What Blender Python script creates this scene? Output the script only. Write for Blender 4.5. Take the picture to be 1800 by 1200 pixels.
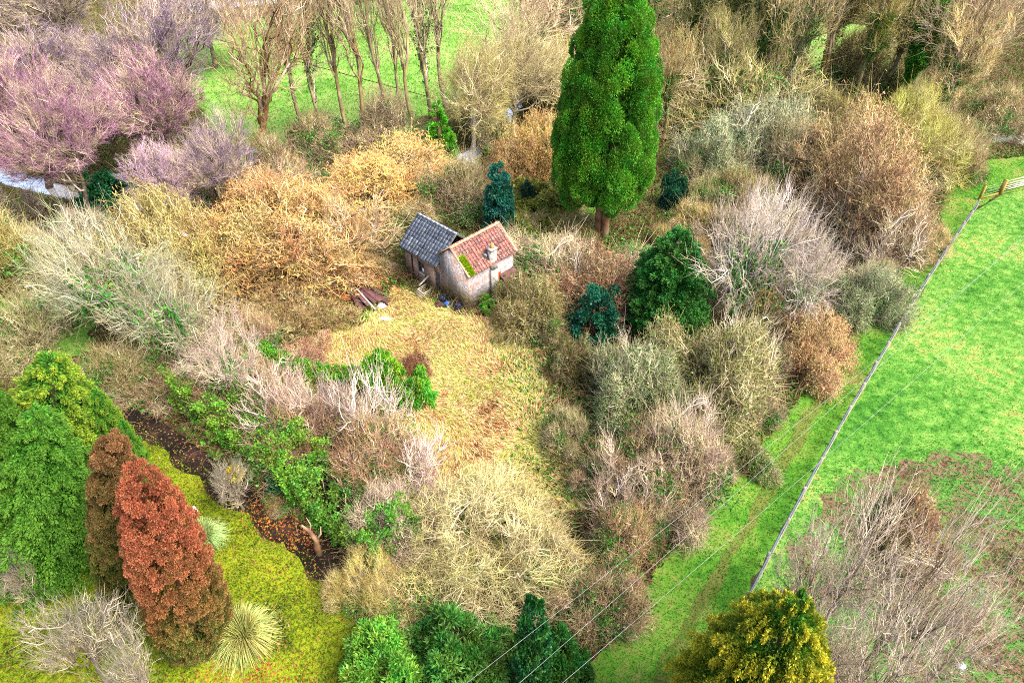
import bpy, math, random
import numpy as np
from mathutils import kdtree

for o in list(bpy.data.objects):
    bpy.data.objects.remove(o)
scene = bpy.context.scene
R = math.radians
PI = math.pi

# ---------------------------------------------------------------- camera
FPX, PITCH, CAMZ = 1216.0, R(40), 30.0          # focal length in 1800-wide pixels
cam = bpy.data.cameras.new('camera')
cam.sensor_width = 36.0
cam.lens = 36.0 * FPX / 1800.0
cam.clip_end = 3000
camo = bpy.data.objects.new('camera', cam)
camo.location = (0, 0, CAMZ)
camo.rotation_euler = (PI / 2 - PITCH, 0, 0)
scene.collection.objects.link(camo)
scene.camera = camo

# ---------------------------------------------------------------- sky, sun, exposure
SUN_EL, SUN_AZ = R(52), R(118)                   # overcast: a broad soft sun, high, behind the camera's right
w = bpy.data.worlds.new('World')
scene.world = w
w.use_nodes = True
wn = w.node_tree
bg = wn.nodes['Background']
sk = wn.nodes.new('ShaderNodeTexSky')
sk.sky_type = 'NISHITA'
sk.sun_disc = False
sk.sun_elevation = SUN_EL
sk.sun_rotation = SUN_AZ
sk.air_density = 1.0
sk.dust_density = 6.0
sk.ozone_density = 0.6
wn.links.new(sk.outputs[0], bg.inputs[0])
bg.inputs[1].default_value = 0.15
sl = bpy.data.lights.new('sun', 'SUN')
sl.energy = 1.7
sl.angle = R(30)
sl.color = (1.0, 0.97, 0.92)
so = bpy.data.objects.new('sun', sl)
# direction towards the sun: azimuth clockwise from +Y
so.rotation_euler = (PI / 2 - SUN_EL, 0, PI - SUN_AZ)
scene.collection.objects.link(so)
vs = scene.view_settings
vs.view_transform = 'Standard'
vs.look = 'None'
vs.gamma = 1.0
vs.exposure = 2.05
scene.cycles.use_denoising = False
scene.cycles.filter_width = 1.0
scene.cycles.max_bounces = 6
scene.cycles.diffuse_bounces = 3
scene.cycles.transmission_bounces = 3
scene.cycles.glossy_bounces = 2
scene.cycles.use_light_tree = False

# ---------------------------------------------------------------- geometry of the view (turns photo measurements into metres)
SP, CP = math.sin(PITCH), math.cos(PITCH)


def ray(px, py):
    x = (px - 900) / FPX
    u = (600 - py) / FPX
    return np.array([x, CP + u * SP, -SP + u * CP])


def at(px, py, z=0.0):
    d = ray(px, py)
    t = (z - CAMZ) / d[2]
    return np.array([d[0] * t, d[1] * t, z])


def proj(p):
    x, y, z = p[0], p[1], p[2] - CAMZ
    f = y * CP - z * SP
    u = y * SP + z * CP
    return 900 + FPX * x / f, 600 - FPX * u / f


def depth(p):
    return p[1] * CP - (p[2] - CAMZ) * SP


def hexc(h, k=1.0):
    h = h.lstrip('#')
    c = [int(h[i:i + 2], 16) / 255 for i in (0, 2, 4)]
    return tuple((v / 12.92 if v < 0.04045 else ((v + 0.055) / 1.055) ** 2.4) * k for v in c)


def rgba(c):
    if isinstance(c, str):
        c = hexc(c)
    return (c[0], c[1], c[2], 1.0)


# ---------------------------------------------------------------- mesh and object helpers
def mesh_np(name, V, F, attrs=None, smooth=False):
    """F: list of (n,k) index arrays."""
    me = bpy.data.meshes.new(name)
    V = np.ascontiguousarray(V, dtype=np.float32)
    me.vertices.add(len(V))
    me.vertices.foreach_set('co', V.ravel())
    Fs = [np.asarray(f, dtype=np.int32) for f in (F if isinstance(F, list) else [F]) if len(f)]
    loops = np.concatenate([f.ravel() for f in Fs])
    cnt = np.concatenate([np.full(len(f), f.shape[1], dtype=np.int32) for f in Fs])
    me.loops.add(len(loops))
    me.loops.foreach_set('vertex_index', loops)
    me.polygons.add(len(cnt))
    st = np.zeros(len(cnt), dtype=np.int32)
    st[1:] = np.cumsum(cnt)[:-1]
    me.polygons.foreach_set('loop_start', st)
    me.polygons.foreach_set('loop_total', cnt)
    if smooth:
        me.polygons.foreach_set('use_smooth', np.ones(len(cnt), dtype=bool))
    for k, a in (attrs or {}).items():
        at_ = me.attributes.new(k, 'FLOAT', 'POINT')
        at_.data.foreach_set('value', np.ascontiguousarray(a, dtype=np.float32))
    me.update(calc_edges=True)
    return me


def obj(name, me, m=None, parent=None, color=None):
    o = bpy.data.objects.new(name, me)
    scene.collection.objects.link(o)
    if m is not None and not len(me.materials):
        me.materials.append(m)
    if parent is not None:
        o.parent = parent
    if color is not None:
        o.color = rgba(color)
    return o


def tag(o, label=None, cat=None, group=None, kind=None):
    if label:
        o['label'] = label
    if cat:
        o['category'] = cat
    if group:
        o['group'] = group
    if kind:
        o['kind'] = kind
    return o


def empty(name, loc=(0, 0, 0), rz=0.0):
    o = bpy.data.objects.new(name, None)
    o.empty_display_size = 0.3
    o.location = loc
    o.rotation_euler = (0, 0, rz)
    scene.collection.objects.link(o)
    return o


def norm(a):
    return a / np.maximum(np.linalg.norm(a, axis=-1, keepdims=True), 1e-9)


class MB:
    """collects boxes, prisms and tubes into one mesh"""

    def __init__(s):
        s.V, s.F, s.A, s.n = [], {}, [], 0

    def add(s, V, F, rnd=0.5):
        V = np.asarray(V, dtype=float)
        for f in (F if isinstance(F, list) else [F]):
            f = np.asarray(f)
            s.F.setdefault(f.shape[1], []).append(f + s.n)
        s.V.append(V)
        r = np.asarray(rnd, dtype=float)
        s.A.append(np.full(len(V), float(r)) if r.ndim == 0 else r)
        s.n += len(V)

    def box(s, x0, x1, y0, y1, z0, z1, rnd=0.5, M=None):
        V = np.array([[x, y, z] for z in (z0, z1) for y in (y0, y1) for x in (x0, x1)], float)
        if M is not None:
            V = V @ M[0].T + M[1]
        s.add(V, np.array([[0, 2, 3, 1], [4, 5, 7, 6], [0, 1, 5, 4], [2, 6, 7, 3], [0, 4, 6, 2], [1, 3, 7, 5]]), rnd)

    def prism(s, poly, a0, a1, axis='x', rnd=0.5):
        """poly in the two other axes, extruded along axis"""
        n = len(poly)
        V = []
        for a in (a0, a1):
            for p, q in poly:
                V.append({'x': (a, p, q), 'y': (p, a, q), 'z': (p, q, a)}[axis])
        F = [[i, (i + 1) % n, n + (i + 1) % n, n + i] for i in range(n)]
        s.add(V, [np.array(F), np.array([list(range(n))[::-1]]), np.array([list(range(n, 2 * n))])], rnd)

    def tube(s, pts, r, sides=8, rnd=0.5, cap=True):
        P = np.asarray(pts, float)[None]
        rr = np.full((1, P.shape[1]), r) if np.ndim(r) == 0 else np.asarray(r, float)[None]
        V, F = tubes(P, rr, sides)
        fl = [F]
        if cap:
            k = P.shape[1]
            fl += [np.array([list(range(sides))[::-1]]), np.array([[(k - 1) * sides + i for i in range(sides)]])]
        s.add(V, fl, rnd)

    def build(s, name, m, parent=None, color=None, smooth=False):
        me = mesh_np(name, np.concatenate(s.V), [np.concatenate(f) for f in s.F.values()], {'rnd': np.concatenate(s.A)}, smooth)
        return obj(name, me, m, parent, color)


def tubes(P, Rr, S):
    """P (N,K,3) polylines, Rr (N,K) radii -> vertices, quads"""
    N, K, _ = P.shape
    T = np.empty_like(P)
    T[:, 1:-1] = P[:, 2:] - P[:, :-2]
    T[:, 0] = P[:, 1] - P[:, 0]
    T[:, -1] = P[:, -1] - P[:, -2]
    T = norm(T)
    mean = norm(P[:, -1] - P[:, 0])
    ref = np.where(np.abs(mean[:, 2:3]) > 0.75, np.array([[1.0, 0, 0]]), np.array([[0, 0, 1.0]]))
    U = norm(np.cross(T, ref[:, None, :]))
    W = np.cross(T, U)
    a = np.arange(S) * 2 * PI / S
    ring = np.cos(a)[None, None, :, None] * U[:, :, None, :] + np.sin(a)[None, None, :, None] * W[:, :, None, :]
    V = P[:, :, None, :] + ring * Rr[:, :, None, None]
    base = (np.arange(N) * K * S)[:, None, None]
    k = (np.arange(K - 1) * S)[None, :, None]
    i = np.arange(S)[None, None, :]
    j = (i + 1) % S
    F = np.stack([base + k + i, base + k + j, base + k + S + j, base + k + S + i], axis=-1)
    return V.reshape(-1, 3), F.reshape(-1, 4)


# ---------------------------------------------------------------- materials
class NT:
    def __init__(s, name):
        s.m = bpy.data.materials.new(name)
        s.m.use_nodes = True
        s.t = s.m.node_tree
        s.b = s.t.nodes['Principled BSDF']
        s.out = s.t.nodes['Material Output']

    def n(s, typ, **kw):
        nd = s.t.nodes.new(typ)
        for k, v in kw.items():
            setattr(nd, k, v)
        return nd

    def l(s, a, b):
        s.t.links.new(a, b)

    def math(s, op, a, b=None, c=None, clamp=False):
        nd = s.n('ShaderNodeMath', operation=op)
        nd.use_clamp = clamp
        for i, v in enumerate((a, b, c)):
            if v is None:
                continue
            if isinstance(v, (int, float)):
                nd.inputs[i].default_value = v
            else:
                s.l(v, nd.inputs[i])
        return nd.outputs[0]

    def mix(s, f, a, b, blend='MIX'):
        nd = s.n('ShaderNodeMix', data_type='RGBA', blend_type=blend)
        for sock, v in ((nd.inputs[0], f), (nd.inputs[6], a), (nd.inputs[7], b)):
            if isinstance(v, (int, float)):
                sock.default_value = v
            elif isinstance(v, (tuple, list, str)):
                sock.default_value = rgba(v)
            else:
                s.l(v, sock)
        return nd.outputs[2]

    def coord(s, kind='Object'):
        return s.n('ShaderNodeTexCoord').outputs[kind]

    def noise(s, scale, detail=3.0, rough=0.55, vec=None, dist=0.0):
        nd = s.n('ShaderNodeTexNoise')
        nd.inputs['Scale'].default_value = scale
        nd.inputs['Detail'].default_value = detail
        nd.inputs['Roughness'].default_value = rough
        nd.inputs['Distortion'].default_value = dist
        if vec is not None:
            s.l(vec, nd.inputs['Vector'])
        return nd.outputs[0]

    def attr(s, name):
        return s.n('ShaderNodeAttribute', attribute_name=name).outputs['Fac']

    def ramp(s, fac, stops):
        nd = s.n('ShaderNodeValToRGB')
        e = nd.color_ramp.elements
        while len(e) < len(stops):
            e.new(0.5)
        for el, (p, c) in zip(e, stops):
            el.position = p
            el.color = rgba(c)
        s.l(fac, nd.inputs[0])
        return nd.outputs[0]

    def maprange(s, v, a, b, c, d):
        nd = s.n('ShaderNodeMapRange')
        s.l(v, nd.inputs[0])
        for i, x in enumerate((a, b, c, d)):
            nd.inputs[i + 1].default_value = x
        return nd.outputs[0]

    def hsv(s, col, h=None, sat=None, val=None):
        nd = s.n('ShaderNodeHueSaturation')
        s.l(col, nd.inputs['Color'])
        for k, v in (('Hue', h), ('Saturation', sat), ('Value', val)):
            if v is None:
                continue
            if isinstance(v, (int, float)):
                nd.inputs[k].default_value = v
            else:
                s.l(v, nd.inputs[k])
        return nd.outputs[0]

    def bump(s, h, strength=0.5, dist=0.05):
        nd = s.n('ShaderNodeBump')
        nd.inputs['Strength'].default_value = strength
        nd.inputs['Distance'].default_value = dist
        s.l(h, nd.inputs['Height'])
        s.l(nd.outputs[0], s.b.inputs['Normal'])

    def fin(s, col, rough=0.8, spec=0.25, trans=0.0):
        if isinstance(col, (tuple, list, str)):
            s.b.inputs['Base Color'].default_value = rgba(col)
        else:
            s.l(col, s.b.inputs['Base Color'])
        s.b.inputs['Roughness'].default_value = rough
        s.b.inputs['Specular IOR Level'].default_value = spec
        if trans > 0:
            tr = s.n('ShaderNodeBsdfTranslucent')
            s.l(col, tr.inputs['Color'])
            mx = s.n('ShaderNodeMixShader')
            mx.inputs[0].default_value = trans
            s.l(s.b.outputs[0], mx.inputs[1])
            s.l(tr.outputs[0], mx.inputs[2])
            s.l(mx.outputs[0], s.out.inputs['Surface'])
        return s.m


def wood_mat(name, lo=0.6, hi=1.35, hue=0.02):
    """bark and twigs: the object's own colour, varied from branch to branch and in patches"""
    n = NT(name)
    c = n.n('ShaderNodeObjectInfo').outputs['Color']
    r = n.attr('rnd')
    p = n.noise(0.9, 2.0, vec=n.coord())
    v = n.math('MULTIPLY', n.maprange(r, 0, 1, lo, hi), n.maprange(p, 0.3, 0.7, 0.75, 1.25))
    h = n.maprange(p, 0.3, 0.7, 0.5 - hue, 0.5 + hue)
    p2 = n.noise(1.7, 3.0, vec=n.coord(), dist=0.4)
    p3 = n.noise(0.45, 2.0, vec=n.coord())
    c = n.mix(n.maprange(p2, 0.48, 0.66, 0, 0.6), c, '#8a8650')
    c = n.mix(n.maprange(p3, 0.45, 0.62, 0, 0.6), c, '#a0907a')
    c = n.mix(n.maprange(r, 0.8, 1.0, 0, 0.5), c, '#c0b4a8')
    return n.fin(n.hsv(c, h, 1.1, v), 0.85, 0.15)


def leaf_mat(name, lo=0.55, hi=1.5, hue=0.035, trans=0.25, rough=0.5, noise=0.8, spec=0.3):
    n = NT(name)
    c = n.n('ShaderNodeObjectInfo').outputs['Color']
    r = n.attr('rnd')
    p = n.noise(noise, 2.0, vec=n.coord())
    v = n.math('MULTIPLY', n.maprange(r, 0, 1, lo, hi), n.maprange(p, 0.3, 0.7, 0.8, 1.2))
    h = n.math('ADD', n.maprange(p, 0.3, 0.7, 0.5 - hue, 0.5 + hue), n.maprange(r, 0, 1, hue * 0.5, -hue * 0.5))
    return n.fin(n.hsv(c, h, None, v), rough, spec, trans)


M = {}
M['bark'] = wood_mat('bark', 0.7, 1.3)
M['twig'] = wood_mat('twig', 0.45, 1.6, 0.03)
M['leaf'] = leaf_mat('leaf')
M['needle'] = leaf_mat('needle', 0.6, 1.45, 0.025, 0.2, 0.6)


def bronze_mat():
    """winter-bronzed conifer: rusty tips above, green below (colour of the foliage itself, by height on the tree)"""
    n = NT('bronzed_needle')
    c = n.n('ShaderNodeObjectInfo').outputs['Color']
    hgt = n.attr('hgt')
    r = n.attr('rnd')
    p = n.noise(0.55, 2.0, vec=n.coord())
    f = n.math('ADD', n.math('ADD', hgt, n.math('MULTIPLY', p, 0.7)), n.math('MULTIPLY', r, 0.25))
    f = n.maprange(f, 0.6, 1.2, 0, 1)
    col = n.mix(f, '#4a5a20', c)
    col = n.mix(n.maprange(n.noise(3.5, 2.0, vec=n.coord()), 0.45, 0.7, 0, 0.7), col, '#7a5636')
    v = n.maprange(r, 0, 1, 0.55, 1.5)
    return n.fin(n.hsv(col, None, None, v), 0.6, 0.2, 0.2)


M['bronze'] = bronze_mat()


def golden_mat():
    n = NT('golden_needle')
    c = n.n('ShaderNodeObjectInfo').outputs['Color']
    tipf = n.attr('hgt')
    r = n.attr('rnd')
    f = n.maprange(n.math('ADD', tipf, n.math('MULTIPLY', r, 0.4)), 0.72, 1.36, 0, 1)
    col = n.mix(f, '#3a701c', c)
    return n.fin(n.hsv(col, None, None, n.maprange(r, 0, 1, 0.6, 1.4)), 0.6, 0.2, 0.25)


M['golden'] = golden_mat()


def ground_mat(name, stops, s1=0.25, s2=3.0, fine=18.0, rough=0.95, bumpd=0.08, w2=0.35, w3=0.35):
    """patchy ground: three scales of noise through one colour ramp"""
    n = NT(name)
    vec = n.coord()
    a = n.noise(s1, 3.0, vec=vec, dist=0.3)
    b = n.noise(s2, 4.0, vec=vec)
    c = n.noise(fine, 3.0, 0.7, vec=vec)
    f = n.math('ADD', n.math('MULTIPLY', a, 1 - w2 * 0.5 - w3 * 0.5), n.math('ADD', n.math('MULTIPLY', b, w2), n.math('MULTIPLY', c, w3)))
    mean = 0.5 + 0.25 * (w2 + w3)
    f = n.maprange(f, mean - 0.19, mean + 0.19, 0, 1)
    col = n.ramp(f, stops)
    n.bump(n.math('ADD', b, n.math('MULTIPLY', c, 0.6)), 0.8, bumpd)
    return n.fin(col, rough, 0.1)


G_LITTER = [(0.0, '#1c150e'), (0.3, '#35281a'), (0.5, '#4e3d28'), (0.68, '#46482a'), (0.85, '#6b5238'), (1.0, '#806848')]
G_FIELD = [(0.0, '#2a561e'), (0.2, '#3c6c28'), (0.4, '#527e34'), (0.58, '#668a44'), (0.72, '#7c9252'), (0.88, '#948f58'), (1.0, '#8a7448')]
G_TRACK = [(0.0, '#244a14'), (0.25, '#36681a'), (0.48, '#487820'), (0.64, '#5c7c2c'), (0.8, '#6e7a38'), (0.92, '#7a7244'), (1.0, '#74623c')]
G_LAWN = [(0.0, '#1c220a'), (0.2, '#38440c'), (0.42, '#586810'), (0.6, '#6c7c14'), (0.78, '#80861c'), (0.9, '#847426'), (1.0, '#744a20')]
G_CLEAR = [(0.0, '#42301c'), (0.12, '#7c5432'), (0.25, '#a87648'), (0.38, '#b69a70'), (0.5, '#beb286'), (0.62, '#a8a058'), (0.75, '#84943c'), (0.87, '#b0a448'), (1.0, '#c0ba90')]
G_LANE = [(0.0, '#0c0908'), (0.4, '#140f0d'), (0.65, '#211815'), (0.85, '#362622'), (1.0, '#5a3420')]  # near-black stops put hedge shade and sunken depth into the floor colour
G_MEADOW = [(0.0, '#3f6a1c'), (0.3, '#5a8830'), (0.55, '#729a42'), (0.75, '#869a54'), (0.9, '#948e5c'), (1.0, '#86744e')]
G_SCRUB = [(0.0, '#2a2018'), (0.2, '#473428'), (0.36, '#634b3c'), (0.47, '#6c5848'), (0.56, '#4d6030'), (0.78, '#3f7028'), (1.0, '#628244')]
G_BRUSH = [(0.0, '#4a3424'), (0.25, '#74563c'), (0.45, '#94744e'), (0.6, '#7c5c4c'), (0.75, '#8c8058'), (0.9, '#a58a68'), (1.0, '#b09a88')]
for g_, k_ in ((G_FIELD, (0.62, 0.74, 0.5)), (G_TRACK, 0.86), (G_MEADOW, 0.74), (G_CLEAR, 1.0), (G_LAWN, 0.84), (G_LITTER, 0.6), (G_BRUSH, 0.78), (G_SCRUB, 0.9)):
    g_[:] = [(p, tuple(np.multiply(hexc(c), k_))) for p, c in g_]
M['ground'] = ground_mat('leaf_litter_ground', G_LITTER)
M['field'] = ground_mat('field_turf', G_FIELD, 0.12, 1.6, 12, w2=0.6)
M['track'] = ground_mat('track_turf', G_TRACK, 0.3, 2.5, 14)
M['worn'] = ground_mat('worn_earth', [(0, '#2f5214'), (0.3, '#425a1c'), (0.6, '#585c2c'), (1, '#4a6c20')], 0.6, 4, 14)
M['lawn'] = ground_mat('mossy_lawn', G_LAWN, 0.35, 4, 13, w3=0.55)
M['clear'] = ground_mat('straw_grass', G_CLEAR, 0.3, 1.8, 12, w2=0.5)
M['lane'] = ground_mat('shaded_lane', G_LANE, 0.6, 5, 16)
M['meadow'] = ground_mat('meadow_turf', G_MEADOW, 0.1, 1.0, 8, w2=0.5)
M['scrub'] = ground_mat('scrub_soil', G_SCRUB, 0.35, 2.4, 10, w2=0.5)


def blade_mat(name, stops, s1, s2, wn_=0.3):
    """grass blades pick their hue from the same patches as the turf below, plus their own"""
    n = NT(name)
    vec = n.coord()
    a = n.noise(s1, 3.0, vec=vec, dist=0.3)
    b = n.noise(s2, 3.0, vec=vec)
    f = n.math('ADD', n.math('MULTIPLY', a, 0.6), n.math('ADD', n.math('MULTIPLY', b, 0.4), n.math('MULTIPLY', n.attr('rnd'), wn_)))
    mean = 0.5 + 0.5 * wn_
    f = n.maprange(f, mean - 0.12 - 0.42 * wn_, mean + 0.12 + 0.42 * wn_, 0, 1)
    return n.fin(n.ramp(f, stops), 0.7, 0.15, 0.25)


M['brush'] = blade_mat('dead_brush', G_BRUSH, 0.16, 2.5, 0.4)
M['b_field'] = blade_mat('field_blade', G_FIELD, 0.12, 1.6)
M['b_moss'] = blade_mat('moss_blade', [(0, '#4c5a10'), (0.35, '#7a7c16'), (0.7, '#948c1c'), (1, '#8a8a40')], 0.5, 3)
M['b_worn'] = blade_mat('worn_blade', [(0, '#3a6018'), (0.4, '#526a24'), (0.75, '#686438'), (1, '#766848')], 0.3, 2.5)
M['b_track'] = blade_mat('track_blade', G_TRACK, 0.3, 2.5)
M['b_lawn'] = blade_mat('lawn_blade', G_LAWN, 0.35, 4)
M['b_clear'] = blade_mat('straw_blade', G_CLEAR, 0.3, 1.8, 0.34)
M['b_meadow'] = blade_mat('meadow_blade', G_MEADOW, 0.1, 1.0)
M['b_litter'] = blade_mat('litter_leaf', [(0, '#40280f'), (0.3, '#664022'), (0.5, '#85603a'), (0.7, '#6a6034'), (1, '#967a52')], 0.4, 3)
M['b_orange'] = blade_mat('orange_leaf', [(0, '#4c2812'), (0.35, '#7c4420'), (0.65, '#a0602c'), (1, '#96783c')], 0.8, 5)
M['b_green'] = blade_mat('ground_green', [(0, '#1a4210'), (0.4, '#33681c'), (0.7, '#50842c'), (1, '#7a9448')], 0.5, 3)


def water_mat():
    n = NT('stream_water')
    p = n.noise(1.2, 2.0, vec=n.coord())
    n.bump(p, 0.08, 0.05)
    n.fin('#4a4a46', 0.06, 0.9)
    n.b.inputs['IOR'].default_value = 1.33
    n.b.inputs['Metallic'].default_value = 0.75
    n.b.inputs['Base Color'].default_value = (0.78, 0.8, 0.82, 1)  # pale metal tone puts a stronger sky reflection into the water colour
    return n.m


M['water'] = water_mat()

# ---------------------------------------------------------------- bare trees and shrubs
def lumps(rng, m, spread=0.55, rad=(0.38, 0.55)):
    d = norm(rng.normal(size=(m, 3)))
    c = d * spread * rng.uniform(0.75, 1.1, (m, 1))
    r = rng.uniform(*rad, m)
    c = np.vstack([c, [[0, 0, 0]]])
    r = np.append(r, 0.6)
    return c, r


def env(rng, n, L, shell=2.2):
    """points inside a lumpy unit body, denser towards the outside"""
    c, r = L
    i = rng.choice(len(r), n, p=r ** 2 / np.sum(r ** 2))
    d = norm(rng.normal(size=(n, 3)))
    rad = rng.uniform(0, 1, n) ** (1.0 / (3 * shell)) * r[i]
    p = c[i] + d * rad[:, None]
    ln = np.linalg.norm(p, axis=1, keepdims=True)
    return np.where(ln > 1.05, p / ln * 1.05, p)


def nearest(A, Q):
    kd = kdtree.KDTree(len(A))
    for i, p in enumerate(A):
        kd.insert(p, i)
    kd.balance()
    return np.array([kd.find(q)[1] for q in Q])


def bez(P0, D0, P2, K, rng, bend=0.45, wig=0.05, sag=0.0):
    L = np.linalg.norm(P2 - P0, axis=1, keepdims=True)
    P1 = P0 + D0 * L * bend
    t = np.linspace(0, 1, K)[None, :, None]
    P = (1 - t) ** 2 * P0[:, None] + 2 * t * (1 - t) * P1[:, None] + t ** 2 * P2[:, None]
    if wig:
        a = rng.normal(size=(len(P0), 1, 3))
        b = rng.normal(size=(len(P0), 1, 3))
        P = P + (np.sin(t * PI * 2.0) * a + np.sin(t * PI * 3.3) * b * 0.6) * (L * wig)[:, None]
    if sag:
        P[..., 2] -= (np.sin(t[..., 0] * PI) * sag * L)
    return P


def grow(seed, H, W, z0=0.0, stems=1, lean=0.0, n1=14, n2=90, n3=600, n4=4000, tw=0.6, r0=0.18, up=0.4,
         rt=0.011, r3=0.016, r2=0.03, m=7, shell=2.0, fork=None, dome=False, droop=0.0, trunk_top=0.75,
         spread=0.55, wig=0.05, tw_up=0.35, inner=0.72, base_r=0.25, spiky=False, taper_top=0.0, irr=0.2, shoot=0.10, limb=0.55, jit=0.62):
    """One plant: a trunk or several stems, limbs, branches and twigs, filling a lumpy crown of height H, width W
    whose lowest point is at z0.  Returns trunk (V,F,rnd) and crown (V,F,rnd) and the twig points."""
    rng = np.random.default_rng(seed)
    Lm = lumps(rng, m, spread, (0.28, 0.56))
    ph = rng.uniform(0, 2 * PI, 6)
    nd = 7
    ad = rng.uniform(0, 2 * PI, nd)
    rd = np.where(np.arange(nd) == 0, 0.15, rng.uniform(0.45, 0.85, nd))
    dc = np.stack([np.cos(ad), np.sin(ad)], 1) * rd[:, None]
    dr = np.where(np.arange(nd) == 0, 0.6, rng.uniform(0.26, 0.46, nd))
    dh = np.where(np.arange(nd) == 0, 1.0, rng.uniform(0.4, 1.0, nd))

    def body(n, sh, k=1.0):
        if dome:
            i = rng.choice(nd, n, p=dr ** 2 / np.sum(dr ** 2))
            d = norm(rng.normal(size=(n, 3)))
            rad = rng.uniform(0, 1, n) ** (1.0 / (3 * sh))
            p = np.stack([dc[i, 0] + d[:, 0] * rad * dr[i], dc[i, 1] + d[:, 1] * rad * dr[i], np.abs(d[:, 2]) * rad * dh[i]], 1) * k
        else:
            p = env(rng, n, Lm, sh) * k
        if dome:
            z = z0 + p[:, 2] * (H - z0)
        else:
            z = z0 + (p[:, 2] * 0.5 + 0.5) * (H - z0)
        f = 1.0 - taper_top * np.clip((z - z0) / (H - z0), 0, 1)
        an = np.arctan2(p[:, 1], p[:, 0])
        f = f * (1 + irr * (0.5 * np.sin(2 * an + ph[0]) + 0.5 * np.sin(3 * an + ph[1] + 2 * p[:, 2]) + 0.35 * np.sin(5 * an + ph[2])))
        z = z0 + (z - z0) * (1 + irr * 0.5 * (np.sin(4 * p[:, 0] + ph[3]) * np.sin(3.5 * p[:, 1] + ph[4])))
        q = np.stack([p[:, 0] * W / 2 * f, p[:, 1] * W / 2 * f, z], 1)
        return q
    base = np.array([0, 0, z0 * 0.85])
    tv, tf, tr, nv = [], [], [], 0

    def addt(lst, P, Rr, S, rnd):
        V, F = tubes(P, Rr, S)
        lst.append((V, F, np.repeat(rnd, P.shape[1] * S)))
    trunk, crown = [], []
    if stems == 1:
        K = 9
        top = np.array([[rng.normal() * W * 0.05 + lean * H, rng.normal() * W * 0.05, z0 + (H - z0) * trunk_top]])
        T0 = bez(np.zeros((1, 3)), np.array([[0, 0, 1.0]]), top, K, rng, 0.5, 0.025)
        rr = r0 * np.linspace(1, 0.3, K)[None] ** 0.9
        rr[0, 0] *= 1.35
        addt(trunk, T0, rr, 7, np.array([0.5]))
        t1 = body(n1, 1.6, 0.85)
        t1 = base + (t1 - base) * inner
        A = T0.reshape(-1, 3)
        zmin = max(z0 * 0.55, 0.0)
        # where a limb leaves the trunk: lower than its own tip
        tt = np.clip((zmin + (t1[:, 2] - zmin) * rng.uniform(0.25, 0.65, n1)) / top[0, 2], 0.05, 0.98)
        fi = tt * (K - 1)
        i0 = np.clip(fi.astype(int), 0, K - 2)
        fr = (fi - i0)[:, None]
        P0 = T0[0, i0] * (1 - fr) + T0[0, i0 + 1] * fr
        ra = r0 * (1 - 0.7 * tt) * limb
    else:
        a = rng.uniform(0, 2 * PI, n1)
        P0 = np.stack([np.cos(a), np.sin(a), np.zeros(n1)], 1) * (base_r * np.sqrt(rng.uniform(0, 1, n1)))[:, None]
        t1 = body(n1, 1.4, 0.9)
        t1[:, 2] = np.maximum(t1[:, 2], 0.25 * H)
        t1 = t1 * np.array([inner, inner, inner * 1.05])
        if dome:
            P0 = np.column_stack([t1[:, :2] * rng.uniform(0.2, 0.8, (n1, 1)), np.zeros(n1)])
        ra = r0 * rng.uniform(0.5, 1.0, n1)
    D = norm(norm(t1 - P0) * (1 - up) + np.array([0, 0, up]) + rng.normal(size=(n1, 3)) * 0.08)
    K1 = 7
    B1 = bez(P0, D, t1, K1, rng, 0.45, wig)
    R1 = ra[:, None] * np.linspace(1, 0.32, K1)[None]
    addt(trunk, B1, R1, 5, rng.uniform(0, 1, n1))

    def level(Bp, n, sh, k, K, bend, q, upk, S, r_a, r_b, lst, skip=2):
        A = Bp[:, skip:].reshape(-1, 3)
        Tn = norm(np.gradient(Bp, axis=1))[:, skip:].reshape(-1, 3)
        tips = body(n, sh, 1.0)
        tips = base + (tips - base) * k
        bb = np.column_stack([tips[:, :2] * 0.55, np.zeros(n)]) if dome else base
        Q = tips + (bb - tips) * q
        idx = nearest(A, Q)
        P0 = A[idx]
        dd = norm(tips - P0)
        D = norm(Tn[idx] * 0.55 + dd * 0.6 + np.array([0, 0, upk]) + rng.normal(size=(n, 3)) * 0.1)
        B = bez(P0, D, tips, K, rng, bend, wig)
        ln = np.linalg.norm(tips - P0, axis=1)
        rs = np.clip(r_a * (0.6 + 0.5 * ln / (np.median(ln) + 1e-6)), r_a * 0.5, r_a * 1.8)
        addt(lst, B, rs[:, None] * np.linspace(1, r_b, K)[None], S, rng.uniform(0.55, 1, n))
        return B
    B2 = level(B1, n2, 1.8, 0.9, 6, 0.4, 0.3, up * 0.5, 4, r2, 0.4, trunk)
    B3 = level(B2, n3, shell, 1.0, 5, 0.4, 0.18, up * 0.4, 3, r3, 0.45, crown, 1)
    # twigs
    src = B3 if n3 > 50 else B2
    ib = rng.integers(0, len(src), n4)
    ik = rng.integers(1, src.shape[1], n4)
    P0 = src[ib, ik]
    Tn = norm(np.gradient(src, axis=1))[ib, ik]
    ctr = np.array([0, 0, z0 + (H - z0) * (0.1 if dome else 0.35)])
    if dome:
        ctr = np.column_stack([P0[:, :2] * 0.6, np.full(n4, ctr[2])])
    out = norm((P0 - ctr) / np.array([W / 2, W / 2, H / 2]))
    rnd3 = rng.normal(size=(n4, 3))
    D = norm(Tn * 0.6 + out * 0.4 + np.array([0, 0, tw_up]) + rnd3 * (0.3 if spiky else jit))
    ln = tw * rng.uniform(0.4, 1.25, n4) * np.where(rng.uniform(0, 1, n4) < shoot, 2.3, 1.0)
    E = P0 + D * ln[:, None] + np.array([0, 0, 1.0]) * (ln * (0.12 - droop))[:, None]
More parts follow.
